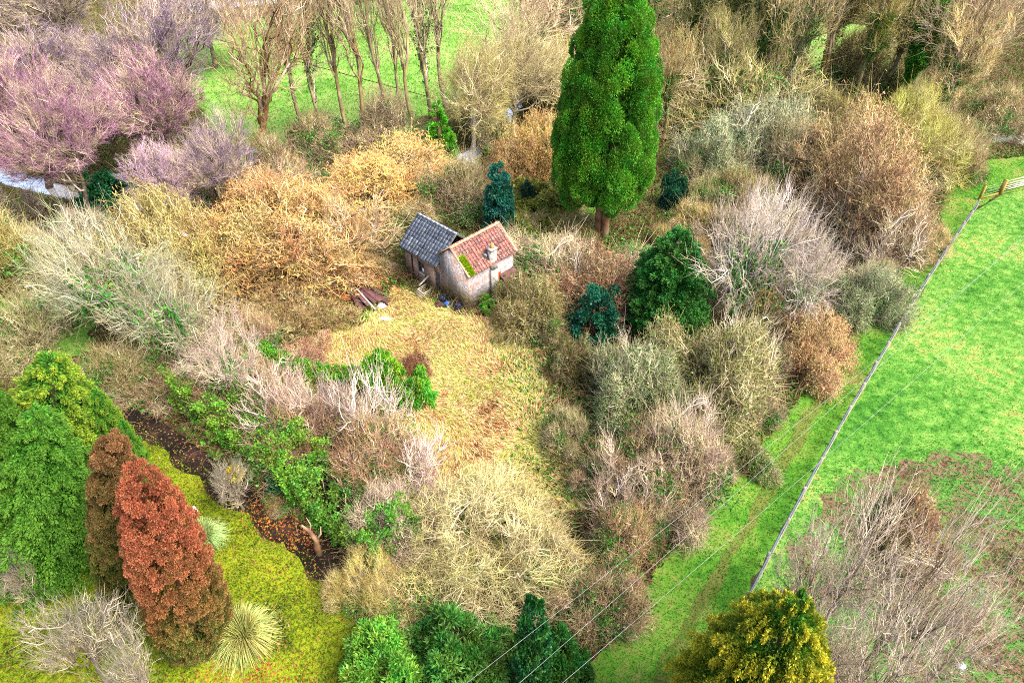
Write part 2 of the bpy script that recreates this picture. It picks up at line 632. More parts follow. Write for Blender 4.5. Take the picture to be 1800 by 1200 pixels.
    B4 = bez(P0, D, E, 3, rng, 0.5, 0.04)
    R4 = np.full(n4, rt)[:, None] * np.array([[1.0, 0.8, 0.45]])
    addt(crown, B4, R4, 3, rng.uniform(0, 0.85, n4))

    def cat(lst):
        Vs, Fs, As, n = [], [], [], 0
        for V, F, a in lst:
            Vs.append(V)
            Fs.append(F + n)
            As.append(a)
            n += len(V)
        V = np.concatenate(Vs)
        V[:, 2] = np.maximum(V[:, 2], -0.15)
        return V, np.concatenate(Fs), np.concatenate(As)
    return cat(trunk), cat(crown), (B4, B3, B1)


# ---------------------------------------------------------------- leaves, needles, sprays
def tri_blades(P, D, size, width, rng, jit=0.35, B=3):
    """B narrow blades per point: single triangles folded out of plane"""
    n = len(P)
    P = np.repeat(P, B, 0)
    D = norm(np.repeat(D, B, 0) + rng.normal(size=(n * B, 3)) * jit)
    s = (np.repeat(size, B) if np.ndim(size) else np.full(n * B, size)) * rng.uniform(0.6, 1.2, n * B)
    sd = norm(np.cross(D, rng.normal(size=(n * B, 3))))
    wv = sd * (s * width)[:, None]
    mid = P + D * (s * 0.45)[:, None]
    V = np.stack([P, mid + wv, P + D * s[:, None], mid - wv], 1).reshape(-1, 3)
    F = np.arange(n * B * 4).reshape(-1, 4)
    return V, F


def lobe_foliage(rng, C, Rd, O, per, size, width, B=3, up=0.3, outw=0.8, jit=0.3, depthf=(0.7, 1.0), flat=1.0):
    """clumps at C (radius Rd, facing O): sprays over each clump, pointing outwards"""
    n = len(C)
    d = norm(rng.normal(size=(n, per, 3)) + O[:, None, :] * outw)
    p = C[:, None] + d * np.array([1, 1, flat]) * (Rd[:, None] * rng.uniform(*depthf, (n, per)))[..., None]
    D = norm(d + O[:, None] * 0.35 + np.array([0, 0, up]))
    V, F = tri_blades(p.reshape(-1, 3), D.reshape(-1, 3), size, width, rng, jit, B)
    rl = rng.uniform(0.15, 0.85, n)
    rnd = np.clip(np.repeat(rl, per * B * 4) + np.repeat(rng.normal(0, 0.18, n * per), B * 4), 0, 1)
    return V, F, rnd


def profile_points(rng, n, H, prof, k=1.0, z_lo=0.0):
    """random points on a body of revolution whose radius at height t is prof(t)"""
    ts = np.linspace(z_lo, 1, 200)
    rr = np.array([prof(t) for t in ts])
    pdf = rr + 0.05 * rr.max()
    cdf = np.cumsum(pdf) / pdf.sum()
    t = np.interp(rng.uniform(0, 1, n), cdf, ts)
    r = np.interp(t, ts, rr)
    a = rng.uniform(0, 2 * PI, n)
    sl = np.interp(t, ts, np.gradient(rr, ts)) / H
    O = norm(np.stack([np.cos(a), np.sin(a), -sl], 1))
    P = np.stack([np.cos(a) * r * k, np.sin(a) * r * k, t * H], 1)
    return P, O, t, r


def pl(xs, ys):
    return lambda t: float(np.interp(t, xs, ys))


PROTO = {}


def tree_parts(key, make):
    if key not in PROTO:
        PROTO[key] = make()
    return PROTO[key]


def part_mesh(name, VFA, attrs=None, smooth=False):
    V, F, a = VFA
    d = {'rnd': a}
    d.update(attrs or {})
    return mesh_np(name, V, F, d, smooth)


def bare_proto(key, seed, H, W, catkins=0, ivy=0, leafy=0, undergreen=0, **kw):
    def make():
        tr, cr, (B4, B3, B1) = grow(seed, H, W, **kw)
        rng = np.random.default_rng(seed + 991)
        parts = [('trunk' if kw.get('stems', 1) == 1 else 'stems', part_mesh('trunk_mesh', tr, smooth=True), 'bark', 'bark'),
                 ('crown', part_mesh('crown_mesh', cr), 'twig', 'twig')]
        if catkins:
            i = rng.integers(0, len(B4), catkins)
            k = rng.integers(1, 3, catkins)
            P = B4[i, k]
            L = rng.uniform(0.10, 0.2, catkins)
            D = norm(rng.normal(size=(catkins, 3)) * 0.5 + np.array([0, 0, -0.9]))
            Pl = np.stack([P, P + D * L[:, None] * 0.5, P + D * L[:, None]], 1)
            V, F = tubes(Pl, np.tile(np.array([[0.013, 0.017, 0.008]]), (catkins, 1)), 3)
            parts.append(('catkins', mesh_np('catkins_mesh', V, F, {'rnd': np.repeat(rng.uniform(0, 1, catkins), 9)}), 'leaf', 'extra'))
        if ivy:
            # climbs the trunk and the lower limbs
            z1 = H * 0.55
            A = tr[0][tr[0][:, 2] < z1]
            A = A[np.hypot(A[:, 0], A[:, 1]) < W * 0.22]
            P = A[rng.integers(0, len(A), ivy)] + rng.normal(size=(ivy, 3)) * 0.16
            D = norm(rng.normal(size=(ivy, 3)) + np.array([0, 0, 0.25]))
            V, F = tri_blades(P, D, 0.2, 0.4, rng, 0.4, 2)
            parts.append(('ivy', mesh_np('ivy_mesh', V, F, {'rnd': np.repeat(rng.uniform(0, 1, ivy), 8)}), 'leaf', 'ivy'))
        if undergreen:
            # ivy and bramble leaves in patches low among the stems
            B = B3.reshape(-1, 3)
            ci = B[rng.integers(0, len(B), 20)]
            P = ci[rng.integers(0, 20, undergreen)] + rng.normal(size=(undergreen, 3)) * np.array([.45, .45, .3])
            P[:, 2] = np.clip(P[:, 2], .05, H * .8)
            D = norm(rng.normal(size=(undergreen, 3)) + np.array([0, 0, 0.4]))
            V, F = tri_blades(P, D, 0.15, 0.36, rng, 0.4, 2)
            parts.append(('leaves', mesh_np('leaves_mesh', V, F, {'rnd': np.repeat(rng.uniform(0, 1, undergreen), 8)}), 'leaf', 'ivy'))
        if leafy:
            P = B4[rng.integers(0, len(B4), leafy), rng.integers(0, 3, leafy)] + rng.normal(size=(leafy, 3)) * 0.05
            D = norm(rng.normal(size=(leafy, 3)) + np.array([0, 0, 0.2]))
            V, F = tri_blades(P, D, 0.13, 0.35, rng, 0.4, 2)
            parts.append(('leaves', mesh_np('leaves_mesh', V, F, {'rnd': np.repeat(rng.uniform(0, 1, leafy), 8)}), 'leaf', 'extra'))
        return H, W, parts
    return tree_parts(key, make)


def bare_kinds():
    K = {}
    for v in range(3):
        K['alder%d' % v] = lambda v=v: bare_proto('alder%d' % v, 10 + v, 13, 9, z0=4.5, n1=22, n2=190, n3=2000, n4=20000, tw=0.4,
                                                  r0=0.2, up=0.35, rt=0.008, r3=0.012, r2=0.035, m=13, shell=2.6, spread=0.68, irr=0.22, shoot=0.02)
    for v in range(4):
        K['poplar%d' % v] = lambda v=v: bare_proto('poplar%d' % v, 30 + v, 21, 8.5, z0=4.5, n1=13, n2=55, n3=240, n4=1100, tw=0.9, r0=0.25,
                                                   up=0.5, rt=0.012, r3=0.018, r2=0.036, m=6, shell=1.4, trunk_top=0.95, inner=0.85, lean=-0.02, wig=0.035,
                                                   ivy=900 if v in (0, 2) else 0)
    K['forked'] = lambda: bare_proto('forked', 45, 21, 13, z0=4.0, n1=10, n2=70, n3=520, n4=2400, tw=0.85, r0=0.5, up=0.6, irr=0.1, rt=0.013,
                                     r3=0.022, r2=0.06, m=9, shell=1.4, trunk_top=0.3, inner=0.9, wig=0.07, limb=0.75)
    for v in range(3):
        K['white%d' % v] = lambda v=v: bare_proto('white%d' % v, 50 + v, 7.5, 10, z0=0.8, n1=22, n2=120, n3=560, n4=3600, tw=0.65, r0=0.2, irr=0.35, tw_up=0.1,
                                                  up=0.12, rt=0.0075, r3=0.0125, r2=0.027, m=8, shell=1.8, trunk_top=0.4, inner=0.85, wig=0.07,
                                                  droop=0.1, ivy=1500)
    for v in range(3):
        K['hazel%d' % v] = lambda v=v: bare_proto('hazel%d' % v, 60 + v, 5.5, 8, stems=9, dome=True, n1=54, n2=300, n3=1900, n4=11000, tw=0.55, jit=0.75,
                                                  r0=0.045, up=0.5, rt=0.0085, r3=0.014, r2=0.024, wig=0.08, m=10, shell=1.5, catkins=22000, base_r=0.7)
    for v in range(4):
        K['thicket%d' % v] = lambda v=v: bare_proto('thicket%d' % v, 70 + v, 4, 7, stems=9, dome=True, n1=70, n2=380, n3=2300, n4=10500, tw=0.62, jit=0.85, tw_up=0.2,
                                                    r0=0.035, up=0.45, rt=0.008, r3=0.0145, r2=0.026, m=10, shell=1.25, base_r=1.6, wig=0.10, undergreen=4600)
    for v in range(2):
        K['willow%d' % v] = lambda v=v: bare_proto('willow%d' % v, 80 + v, 12, 11, z0=1.8, n1=26, n2=200, n3=1500, n4=12000, tw=0.7, r0=0.24, irr=0.35,
                                                   up=0.3, rt=0.0095, r3=0.015, r2=0.036, m=10, shell=2.4, droop=0.3, trunk_top=0.55)
    for v in range(3):
        K['woods%d' % v] = lambda v=v: bare_proto('woods%d' % v, 90 + v, 19, 10, z0=5, n1=17, n2=95, n3=520, n4=4300, tw=0.8, r0=0.28, irr=0.35,
                                                  up=0.4, rt=0.011, r3=0.018, r2=0.042, m=10, shell=1.7, droop=0.1, trunk_top=0.85,
                                                  ivy=5000 if v == 1 else 2600)
    for v in range(2):
        K['orchard%d' % v] = lambda v=v: bare_proto('orchard%d' % v, 100 + v, 3.2, 4.2, z0=0.9, n1=10, n2=60, n3=360, n4=2600, tw=0.3, r0=0.1, irr=0.35,
                                                    up=0.1, rt=0.005, r3=0.008, r2=0.019, m=7, shell=1.8, trunk_top=0.45, wig=0.1, inner=0.85)
    for v in range(3):
        K['lichen%d' % v] = lambda v=v: bare_proto('lichen%d' % v, 110 + v, 5, 9.5, stems=6, dome=True, n1=46, n2=330, n3=2600, n4=18000, tw=0.5, jit=0.8, tw_up=0.2,
                                                   r0=0.055, up=0.35, rt=0.007, r3=0.0095, r2=0.018, m=11, shell=2.2, base_r=0.6, wig=0.07)
    for v in range(3):
        K['sapling%d' % v] = lambda v=v: bare_proto('sapling%d' % v, 120 + v, 5, 5, stems=5, dome=True, n1=13, n2=80, n3=420, n4=2200, tw=0.6,
                                                    r0=0.05, up=0.6, rt=0.010, r3=0.014, r2=0.022, m=7, shell=1.6, base_r=0.4, spiky=True, inner=0.85)
    for v in range(2):
        K['scrubtree%d' % v] = lambda v=v: bare_proto('scrubtree%d' % v, 130 + v, 8, 9, z0=1.0, n1=14, n2=65, n3=280, n4=1400, tw=0.7, r0=0.13, jit=0.9, tw_up=0.05,
                                                      up=0.08, rt=0.008, r3=0.013, r2=0.026, m=8, shell=1.7, trunk_top=0.6, inner=0.85, irr=0.3, wig=0.06)
    for v in range(2):
        K['bramble%d' % v] = lambda v=v: bare_proto('bramble%d' % v, 140 + v, 1.8, 6, stems=9, dome=True, n1=70, n2=300, n3=1500, n4=9000, tw=0.36,
                                                    r0=0.02, up=0.5, rt=0.009, r3=0.013, r2=0.015, m=10, shell=1.8, base_r=2.0, droop=0.3, leafy=5000)
    for v in range(2):
        K['leafythicket%d' % v] = lambda v=v: bare_proto('leafythicket%d' % v, 150 + v, 4.5, 8, stems=9, dome=True, n1=56, n2=340, n3=2200, n4=9500, jit=0.9, tw_up=0.15,
                                                         tw=0.6, r0=0.04, up=0.3, rt=0.0085, r3=0.0155, r2=0.028, wig=0.11, m=10, shell=1.25, base_r=1.2,
                                                         droop=0.2, leafy=9000)
    return K


# evergreens ----------------------------------------------------------------
def trunk_mesh(H, r, seed, n=1):
    mb = MB()
    rng = np.random.default_rng(seed)
    for k in range(n):
        z = np.linspace(-0.1, H, 7)
        off = rng.normal(size=2) * 0.25 * (n > 1)
        x = off[0] + np.cumsum(rng.normal(0, 0.03, 7))
        y = off[1] + np.cumsum(rng.normal(0, 0.03, 7))
        mb.tube(np.stack([x, y, z], 1), r * np.linspace(1.25, 0.35, 7) / (1 if n == 1 else 1.5), 8, 0.5)
    return mesh_np('trunk_mesh', np.concatenate(mb.V), [np.concatenate(f) for f in mb.F.values()], {'rnd': np.concatenate(mb.A)}, True)


def cypress_proto():
    def make():
        rng = np.random.default_rng(5)
        H = 20.0
        prof = pl([0, .155, .18, .215, .265, .35, .45, .6, .75, .87, .95, 1], [0, 0.0, 2.0, 3.5, 4.2, 4.5, 4.45, 4.0, 3.2, 2.3, 1.3, .2])
        P, O, t, r = profile_points(rng, 440, H, prof, 0.87, 0.172)
        Rd = rng.uniform(0.45, 0.95, len(P)) * (0.6 + 0.4 * r / 4.5)
        P = P * np.array([1, 1, 1]) + O * rng.normal(0, 0.3, (len(P), 1))
        V, F, a = lobe_foliage(rng, P, Rd, norm(O + np.array([0, 0, 0.35])), 330, 0.19, 0.16, 3, 0.5, 0.75, 0.35, (0.75, 1.08), 1.25)
        a = np.clip(0.5 + (a - 0.5) * 1.25, 0, 1)
        P2, O2, t2, r2 = profile_points(rng, 8000, H, prof, 0.62, 0.175)
        V2, F2 = tri_blades(P2, norm(O2 + np.array([0, 0, 0.3])), 0.5, 0.28, rng, 0.5, 2)
        V = np.vstack([V, V2])
        F = np.vstack([F, F2 + (len(a))])
        a = np.concatenate([a, np.repeat(rng.uniform(0, 0.3, len(P2)), 8)])  # inner blades kept dark: shade painted into the hollows between clumps
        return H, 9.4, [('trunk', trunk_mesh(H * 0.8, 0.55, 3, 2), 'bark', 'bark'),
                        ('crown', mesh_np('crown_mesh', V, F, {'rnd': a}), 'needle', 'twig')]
    return tree_parts('cypress', make)


def bronze_proto(seed):
    def make():
        rng = np.random.default_rng(200 + seed)
        H = 7.0
        prof = pl([0, .04, .15, .3, .5, .7, .85, .95, 1], [.7, 1.25, 1.55, 1.6, 1.5, 1.25, .95, .55, .1])
        P, O, t, r = profile_points(rng, 560, H, prof, 0.9)
        ang = np.arctan2(P[:, 1], P[:, 0])
        bump_ = 1 + 0.04 * np.sin(ang * 3 + seed) + 0.04 * np.sin(ang * 2 + P[:, 2] * 1.7)
        P[:, :2] *= bump_[:, None]
        Rd = rng.uniform(0.16, 0.3, len(P))
        P = P + O * rng.normal(0, 0.05, (len(P), 1))
        V, F, a = lobe_foliage(rng, P, Rd, norm(O + np.array([0, 0, 0.15])), 190, 0.08, 0.2, 3, 0.1, 0.8, 0.5, (0.45, 1.05), 0.6)
        P2, O2, t2, r2 = profile_points(rng, 7000, H * 0.93, prof, 0.66)
        V2, F2 = tri_blades(P2, O2, 0.16, 0.25, rng, 0.5, 2)
        V = np.vstack([V, V2])
        F = np.vstack([F, F2 + len(a)])
        a = np.concatenate([a, np.repeat(rng.uniform(0, 0.25, len(P2)), 8)])  # core blades toned down, painting shade into the gaps between tufts
        return H, 3.3, [('trunk', trunk_mesh(H * 0.85, 0.18, seed), 'bark', 'bark'),
                        ('crown', mesh_np('crown_mesh', V, F, {'rnd': a, 'hgt': (V[:, 2] / H * 0.8 - 0.13) if seed == 0 else V[:, 2] / H}), 'bronze', 'twig')]
    return tree_parts('bronze%d' % seed, make)


def conifer_proto(key, seed, H, W, prof, nb=170, per=70, size=0.26, width=0.16, droop=0.25, matk='needle', trunk_r=0.25, B=3, upt=0.1):
    """tiers of boughs, each bough a feathered fan of sprays"""
    def make():
        rng = np.random.default_rng(300 + seed)
        P, O, t, r = profile_points(rng, nb, H, prof, 1.0)
        rt = r * rng.uniform(0.82, 1.1, nb)
        ang = np.arctan2(P[:, 1], P[:, 0])
        s = rng.uniform(0, 1, (nb, per)) ** 0.6
        s = 0.25 + 0.75 * s
        lat = rng.normal(0, 1, (nb, per)) * (0.2 * np.maximum(rt, 0.5)[:, None]) * (1.08 - s) * 0.9
        ca, sa = np.cos(ang)[:, None], np.sin(ang)[:, None]
        rad = rt[:, None] * s
        x = ca * rad - sa * lat
        y = sa * rad + ca * lat
        z = P[:, 2][:, None] + rt[:, None] * (0.25 * s - droop * s ** 2 * 1.6) - np.abs(lat) * 0.35 + rng.normal(0, 0.06, (nb, per))
        Pt = np.stack([x, y, z], -1)
        D = np.stack([ca * (0.9 + 0 * lat) - sa * np.sign(lat) * 0.55, sa * (0.9 + 0 * lat) + ca * np.sign(lat) * 0.55,
                      np.full_like(lat, upt) - droop * s], -1)
        V, F = tri_blades(Pt.reshape(-1, 3), norm(D.reshape(-1, 3)), size, width, rng, 0.3, B)
        V[:, 2] = np.maximum(V[:, 2], 0.02)
        a = np.clip(np.repeat(rng.uniform(0.2, 0.8, nb), per * B * 4) + np.repeat(rng.normal(0, 0.15, nb * per), B * 4), 0, 1)
        tipf = np.repeat(s.ravel(), B * 4)
        return H, W, [('trunk', trunk_mesh(H * 0.9, trunk_r, seed), 'bark', 'bark'),
                      ('crown', mesh_np('crown_mesh', V, F, {'rnd': a, 'hgt': tipf}), matk, 'twig')]
    return tree_parts(key, make)


def leaf_bush_proto(key, seed, H, W, nl=90, per=70, size=0.16, width=0.34, B=2, up=0.1, lob=(0.25, 0.5), k=0.85, prof=None, stem=0.06, irr=1.0):
    def make():
        rng = np.random.default_rng(400 + seed)
        if prof is None:
            d = norm(rng.normal(size=(nl, 3)))
            d[:, 2] = np.abs(d[:, 2])
            q = rng.uniform(0.6, 1, nl)[:, None] ** 0.5
            pa = rng.uniform(0, 2 * PI, 4)
            an = np.arctan2(d[:, 1], d[:, 0])
            q = q * (1 + irr * (0.16 * np.sin(2 * an + pa[0]) + 0.16 * np.sin(3 * an + pa[1] + 3 * d[:, 2]) + 0.12 * np.sin(6 * d[:, 2] + pa[2] + an)))[:, None]
            P = d * np.array([W / 2 * k, W / 2 * k, H * k]) * q
            O = d
        else:
            P, O, t, r = profile_points(rng, nl, H, prof, k)
        Rd = rng.uniform(*lob, nl) * W / 4
        V, F, a = lobe_foliage(rng, P, Rd, O, per, size, width, B, up, 0.7, 0.6, (0.3, 1.0), 0.9)
        V[:, 2] = np.maximum(V[:, 2], 0.02)
        st = MB()
        for i in range(6):
            e = P[rng.integers(0, nl)] * 0.9
            st.tube([(0, 0, -0.05), tuple(e * np.array([0.3, 0.3, 0.55])), tuple(e)], [stem, stem * 0.7, stem * 0.3], 5, rng.uniform())
        me = mesh_np('stems_mesh', np.concatenate(st.V), [np.concatenate(f) for f in st.F.values()], {'rnd': np.concatenate(st.A)})
        return H, W, [('stems', me, 'bark', 'bark'), ('leaves', mesh_np('leaves_mesh', V, F, {'rnd': a, 'hgt': V[:, 2] / H}), 'leaf', 'twig')]
    return tree_parts(key, make)


def pampas_proto():
    def make():
        rng = np.random.default_rng(77)
        n = 1500
        a = rng.uniform(0, 2 * PI, n)
        el = rng.uniform(0.35, 1.45, n)
        L = rng.uniform(0.9, 1.7, n)
        P0 = np.stack([np.cos(a), np.sin(a), np.zeros(n)], 1) * (0.28 * np.sqrt(rng.uniform(0, 1, n)))[:, None]
        h = np.stack([np.cos(a), np.sin(a), np.zeros(n)], 1)
        t = np.linspace(0, 1, 6)[None, :, None]
        Pt = P0[:, None] + h[:, None] * (np.cos(el) * L)[:, None, None] * t + np.array([0, 0, 1.0]) * (
            (np.sin(el) * L)[:, None, None] * t - (0.75 * L * np.cos(el) + 0.2)[:, None, None] * t ** 2.4)
        Pt[..., 2] = np.maximum(Pt[..., 2], 0.02)
        V, F = tubes(Pt, np.tile(np.array([[.010, .014, .013, .011, .008, .004]]), (n, 1)), 3)
        rr = np.repeat(rng.uniform(0, 1, n), 18)
        return 1.5, 2.4, [('leaves', mesh_np('leaves_mesh', V, F, {'rnd': rr}), 'leaf', 'twig')]
    return tree_parts('pampas', make)


KIND = bare_kinds()
KIND['cypress'] = cypress_proto
for s_ in (0, 1):
    KIND['bronze%d' % s_] = lambda s_=s_: bronze_proto(s_)
KIND['spruce'] = lambda: conifer_proto('spruce', 1, 9, 7, pl([0, .05, .2, .5, .8, .95, 1], [2.6, 3.2, 3.4, 2.6, 1.3, .5, .1]), 900, 120, 0.13, 0.17, 0.22, 'golden')
KIND['yew'] = lambda: conifer_proto('yew', 2, 6, 5, pl([0, .06, .3, .6, .85, 1], [1.4, 2.2, 2.5, 2.0, 1.1, .2]), 420, 120, 0.16, 0.18, 0.1, upt=0.3)
KIND['golden'] = lambda: conifer_proto('golden', 3, 7, 7, pl([0, .06, .3, .6, .85, 1], [2.6, 3.3, 3.5, 2.9, 1.7, .3]), 760, 200, 0.12, 0.17, 0.22, 'golden', upt=0.35)
KIND['cone'] = lambda: conifer_proto('cone', 4, 4, 2.6, pl([0, .1, .4, .8, 1], [1.0, 1.3, 1.0, .4, .1]), 120, 60, 0.22, 0.18, 0.05, upt=0.5)
KIND['bushround'] = lambda: leaf_bush_proto('bushround', 1, 3.4, 3.2, 150, 90, 0.13, 0.3, 2, 0.5, (0.25, 0.4), irr=0.25)
KIND['holly'] = lambda: leaf_bush_proto('holly', 2, 3.5, 5, 120, 90, 0.17, 0.36, 2, 0.1, (0.25, 0.5))
KIND['laurel'] = lambda: leaf_bush_proto('laurel', 3, 3.0, 6, 230, 80, 0.27, 0.15, 2, 0.1, (0.16, 0.34))
KIND['column'] = lambda: leaf_bush_proto('column', 4, 5, 2.2, 110, 90, 0.16, 0.36, 2, 0.2, (0.4, 0.7), 0.8,
                                         pl([0, .1, .4, .8, 1], [.7, 1.0, .95, .6, .15]))
KIND['ivyheap'] = lambda: leaf_bush_proto('ivyheap', 5, 1.8, 4, 130, 90, 0.15, 0.36, 2, 0.3, (0.2, 0.4))
KIND['pampas'] = pampas_proto


# ---------------------------------------------------------------- placing plants
def plant(kind, name, cat, label, x, y, H, W, cols, group=None, rz=None, tilt=0.0):
    H0, W0, parts = KIND[kind]()
    rng = random.Random(label)
    root = empty(name, (x, y, 0), rng.uniform(0, 2 * PI) if rz is None else rz)
    root.scale = (W / W0, W / W0, H / H0)
    if tilt:
        root.rotation_mode = 'ZYX'
        root.rotation_euler = (0, tilt, rng.uniform(0, 6))
    tag(root, label, cat, group)
    for pn, me, mk, ck in parts:
        c = cols.get(ck)
        if c is not None and ck == 'twig' and kind[:4] in ('thic', 'leaf', 'bram'):
            c = tuple(0.7 * a_ + 0.3 * b_ for a_, b_ in zip(hexc(c), hexc('#968a6a')))
        if c is None:
            c = {'ivy': '#3a6a22', 'extra': '#c79a4e'}.get(ck, '#777060')
        if ck == 'ivy' and cols.get('noivy'):
            continue
        obj(pn, me, M[mk], root, c)
    return root


def tree(kind, tx, ty, by, wpx, name, cat, label, cols, group=None, rz=None, base_x=None, tilt=None):
    """upright tree: top of the crown at (tx,ty), foot on the ground at height by of the photo, crown wpx wide"""
    nad = 600 + FPX / math.tan(PITCH)
    bx = base_x if base_x is not None else 900 + (tx - 900) * (nad - by) / (nad - ty)
    p = at(bx, by)
    d = ray(900, ty)
    H = CAMZ + p[1] * d[2] / d[1]
    W = wpx * depth((p[0], p[1], H * 0.6)) / FPX
    if base_x is not None and tilt is None:
        tilt = math.atan2((tx - 900) / FPX * depth((0, p[1], H)) - p[0], H)
    return plant(kind, name, cat, label, p[0], p[1], H, W, cols, group, rz, tilt)


def dome(kind, x0, y0, x1, y1, name, cat, label, cols, group=None, rz=None, hmax=None):
    """low rounded shrub filling the box x0..x1, y0..y1 of the photo"""
    xc = (x0 + x1) / 2
    f = at(xc, y1)
    c = f.copy()
    for _ in range(6):
        W = (x1 - x0) * depth((c[0], c[1], 0.5)) / FPX
        c = f + np.array([f[0], f[1], 0]) / np.hypot(f[0], f[1]) * W * 0.46
    cx, cy = proj(c)
    dist = np.linalg.norm(c - np.array([0, 0, CAMZ]))
    th = math.asin(CAMZ / dist)
    ext = (cy - y0) * depth(c) / FPX
    h2 = (ext ** 2 - (W / 2 * math.sin(th)) ** 2) / math.cos(th) ** 2
    H = math.sqrt(max(h2, (0.28 * W) ** 2))
    H = min(H, hmax or W * 1.3)
    if kind[:4] in ('haze', 'thic', 'leaf', 'bram', 'lich', 'sapl'):
        k_ = 1.12 if kind[:4] in ('lich', 'sapl', 'bram') or (x1 > 1130 and y0 > 380) or x1 > 1560 or (x0 > 440 and x1 < 930 and y1 > 500 and y1 < 920) else 1.5
        W, H = W * k_, H * (0.5 + 0.5 * k_)
        if kind[:4] in ('thic', 'leaf', 'haze'):
            H = min(H, 0.7 * W)
    return plant(kind, name, cat, label, c[0], c[1], H, W, cols, group, rz)

# ================================================================ the setting
def inside(poly, P):
    x, y = P[:, 0], P[:, 1]
    r = np.zeros(len(P), bool)
    n = len(poly)
    for i in range(n):
        x1, y1 = poly[i][:2]
        x2, y2 = poly[(i + 1) % n][:2]
        c = ((y1 > y) != (y2 > y))
        r ^= c & (x < (x2 - x1) * (y - y1) / ((y2 - y1) if y2 != y1 else 1e-9) + x1)
    return r


def gpoly(pts):
    return np.array([at(*p)[:2] for p in pts])


def roughen(poly, amp=0.35, step=0.5):
    out = []
    n = len(poly)
    for i in range(n):
        a, b = poly[i], poly[(i + 1) % n]
        k = max(1, int(np.linalg.norm(b - a) / step))
        for j in range(k):
            out.append(a + (b - a) * j / k)
    out = np.array(out)
    x, y = out[:, 0], out[:, 1]
    nx = np.sin(1.7 * x + 0.9 * y) + np.sin(3.1 * y - 2.3 * x + 1) * 0.7 + np.sin(5.3 * x + 4.1 * y) * 0.4
    ny = np.sin(1.3 * y - 1.1 * x + 2) + np.sin(2.9 * x + 2.7 * y) * 0.7 + np.sin(4.7 * y - 5.9 * x) * 0.4
    return out + amp * 0.5 * np.stack([nx, ny], 1)


def sheet(name, poly, z, m, amp=0.35):
    p = roughen(poly, amp)
    a = p
    if np.sum(a[:, 0] * np.roll(a[:, 1], -1) - np.roll(a[:, 0], -1) * a[:, 1]) < 0:
        a = a[::-1]
    V = np.column_stack([a, np.full(len(a), z)])
    o = obj(name, mesh_np(name, V, [np.arange(len(a))[None]]), m)
    return tag(o, kind='structure')


def ribbon(pts, widths):
    p = gpoly(pts)
    # smooth
    t = np.linspace(0, len(p) - 1, len(p) * 8)
    q = np.stack([np.interp(t, np.arange(len(p)), p[:, i]) for i in (0, 1)], 1)
    for _ in range(6):
        q[1:-1] = (q[:-2] + q[1:-1] * 2 + q[2:]) / 4
    wv = np.interp(t, np.arange(len(p)), widths)
    tn = norm(np.gradient(q, axis=0))
    nr = np.stack([-tn[:, 1], tn[:, 0]], 1)
    return np.vstack([q + nr * wv[:, None] / 2, (q - nr * wv[:, None] / 2)[::-1]])


g = obj('ground', mesh_np('ground', np.array([[-900, -300, 0], [900, -300, 0], [900, 1500, 0], [-900, 1500, 0]]), np.array([[0, 1, 2, 3]])), M['ground'])
tag(g, kind='structure')

FENCE_PX = [(1722, 352), (1690, 398), (1655, 450), (1600, 535), (1545, 630), (1490, 722), (1430, 830), (1370, 940), (1308, 1060), (1262, 1160), (1200, 1300)]
FG = [tuple(proj(np.append(at(px, py, 1.1)[:2], 0.0))) for px, py in FENCE_PX]
FENCE_PX = [FG[0]] + FG[1:]
P_FIELD = gpoly([(1762, 342)] + FENCE_PX + [(1500, 1420), (2400, 1420), (2600, 250), (1860, 322)])
P_TRACK = gpoly([(2300, 180), (1850, 262), (1775, 278), (1700, 285), (1668, 330), (1650, 390), (1615, 440), (1560, 515), (1500, 590), (1450, 650),
                 (1395, 715), (1320, 810), (1255, 880), (1200, 950), (1130, 1035), (1060, 1130), (1000, 1230), (900, 1420), (1150, 1420)]
                + FENCE_PX[::-1] + [(1762, 342), (1860, 322), (2300, 260)])
P_WORN = ribbon([(1680, 320), (1640, 395), (1590, 465), (1520, 560), (1450, 690), (1385, 800), (1310, 930), (1235, 1060), (1180, 1160), (1120, 1300)],
                [0.3, 0.4, 0.5, 0.6, 0.6, 0.7, 0.6, 0.6, 0.6, 0.6])
P_CLEAR = gpoly([(690, 500), (735, 520), (800, 552), (890, 560), (935, 610), (965, 690), (985, 770), (1030, 860), (1030, 905), (940, 905), (820, 890),
                 (740, 850), (690, 800), (650, 740), (590, 690), (510, 640), (540, 595), (640, 570), (672, 540)])
P_LAWN = gpoly([(232, 745), (275, 792), (335, 838), (405, 890), (478, 948), (550, 1008), (610, 1065), (660, 1110), (650, 1350), (-500, 1350), (-350, 930),
                (30, 940), (130, 960), (200, 920)])
P_LANE = gpoly([(205, 705), (285, 735), (385, 812), (470, 875), (560, 940), (655, 1008), (690, 1060), (630, 1075), (550, 1008), (478, 948), (405, 890), (335, 838),
                (275, 792), (225, 740)])
P_MEADOW = gpoly([(300, 95), (330, 45), (420, 38), (620, 10), (900, -60), (930, 40), (900, 130), (800, 180), (700, 232), (600, 250), (500, 262), (420, 268),
                  (370, 225), (330, 160)])
P_MEADOW2 = gpoly([(-200, 470), (60, 480), (170, 560), (150, 630), (40, 640), (-250, 640)])
P_MEADOW3 = gpoly([(1425, 40), (1540, 45), (1560, 90), (1520, 135), (1440, 140), (1415, 100)])
P_GLADE = gpoly([(960, 365), (1040, 360), (1075, 385), (1060, 420), (1000, 425), (950, 400)])
P_SCRUB = gpoly([(1480, 840), (1640, 790), (1790, 810), (2200, 800), (2300, 1420), (1300, 1420), (1345, 1080), (1400, 960)])
P_LITTER1 = gpoly([(440, 880), (480, 885), (560, 930), (555, 970), (510, 950), (455, 925)])
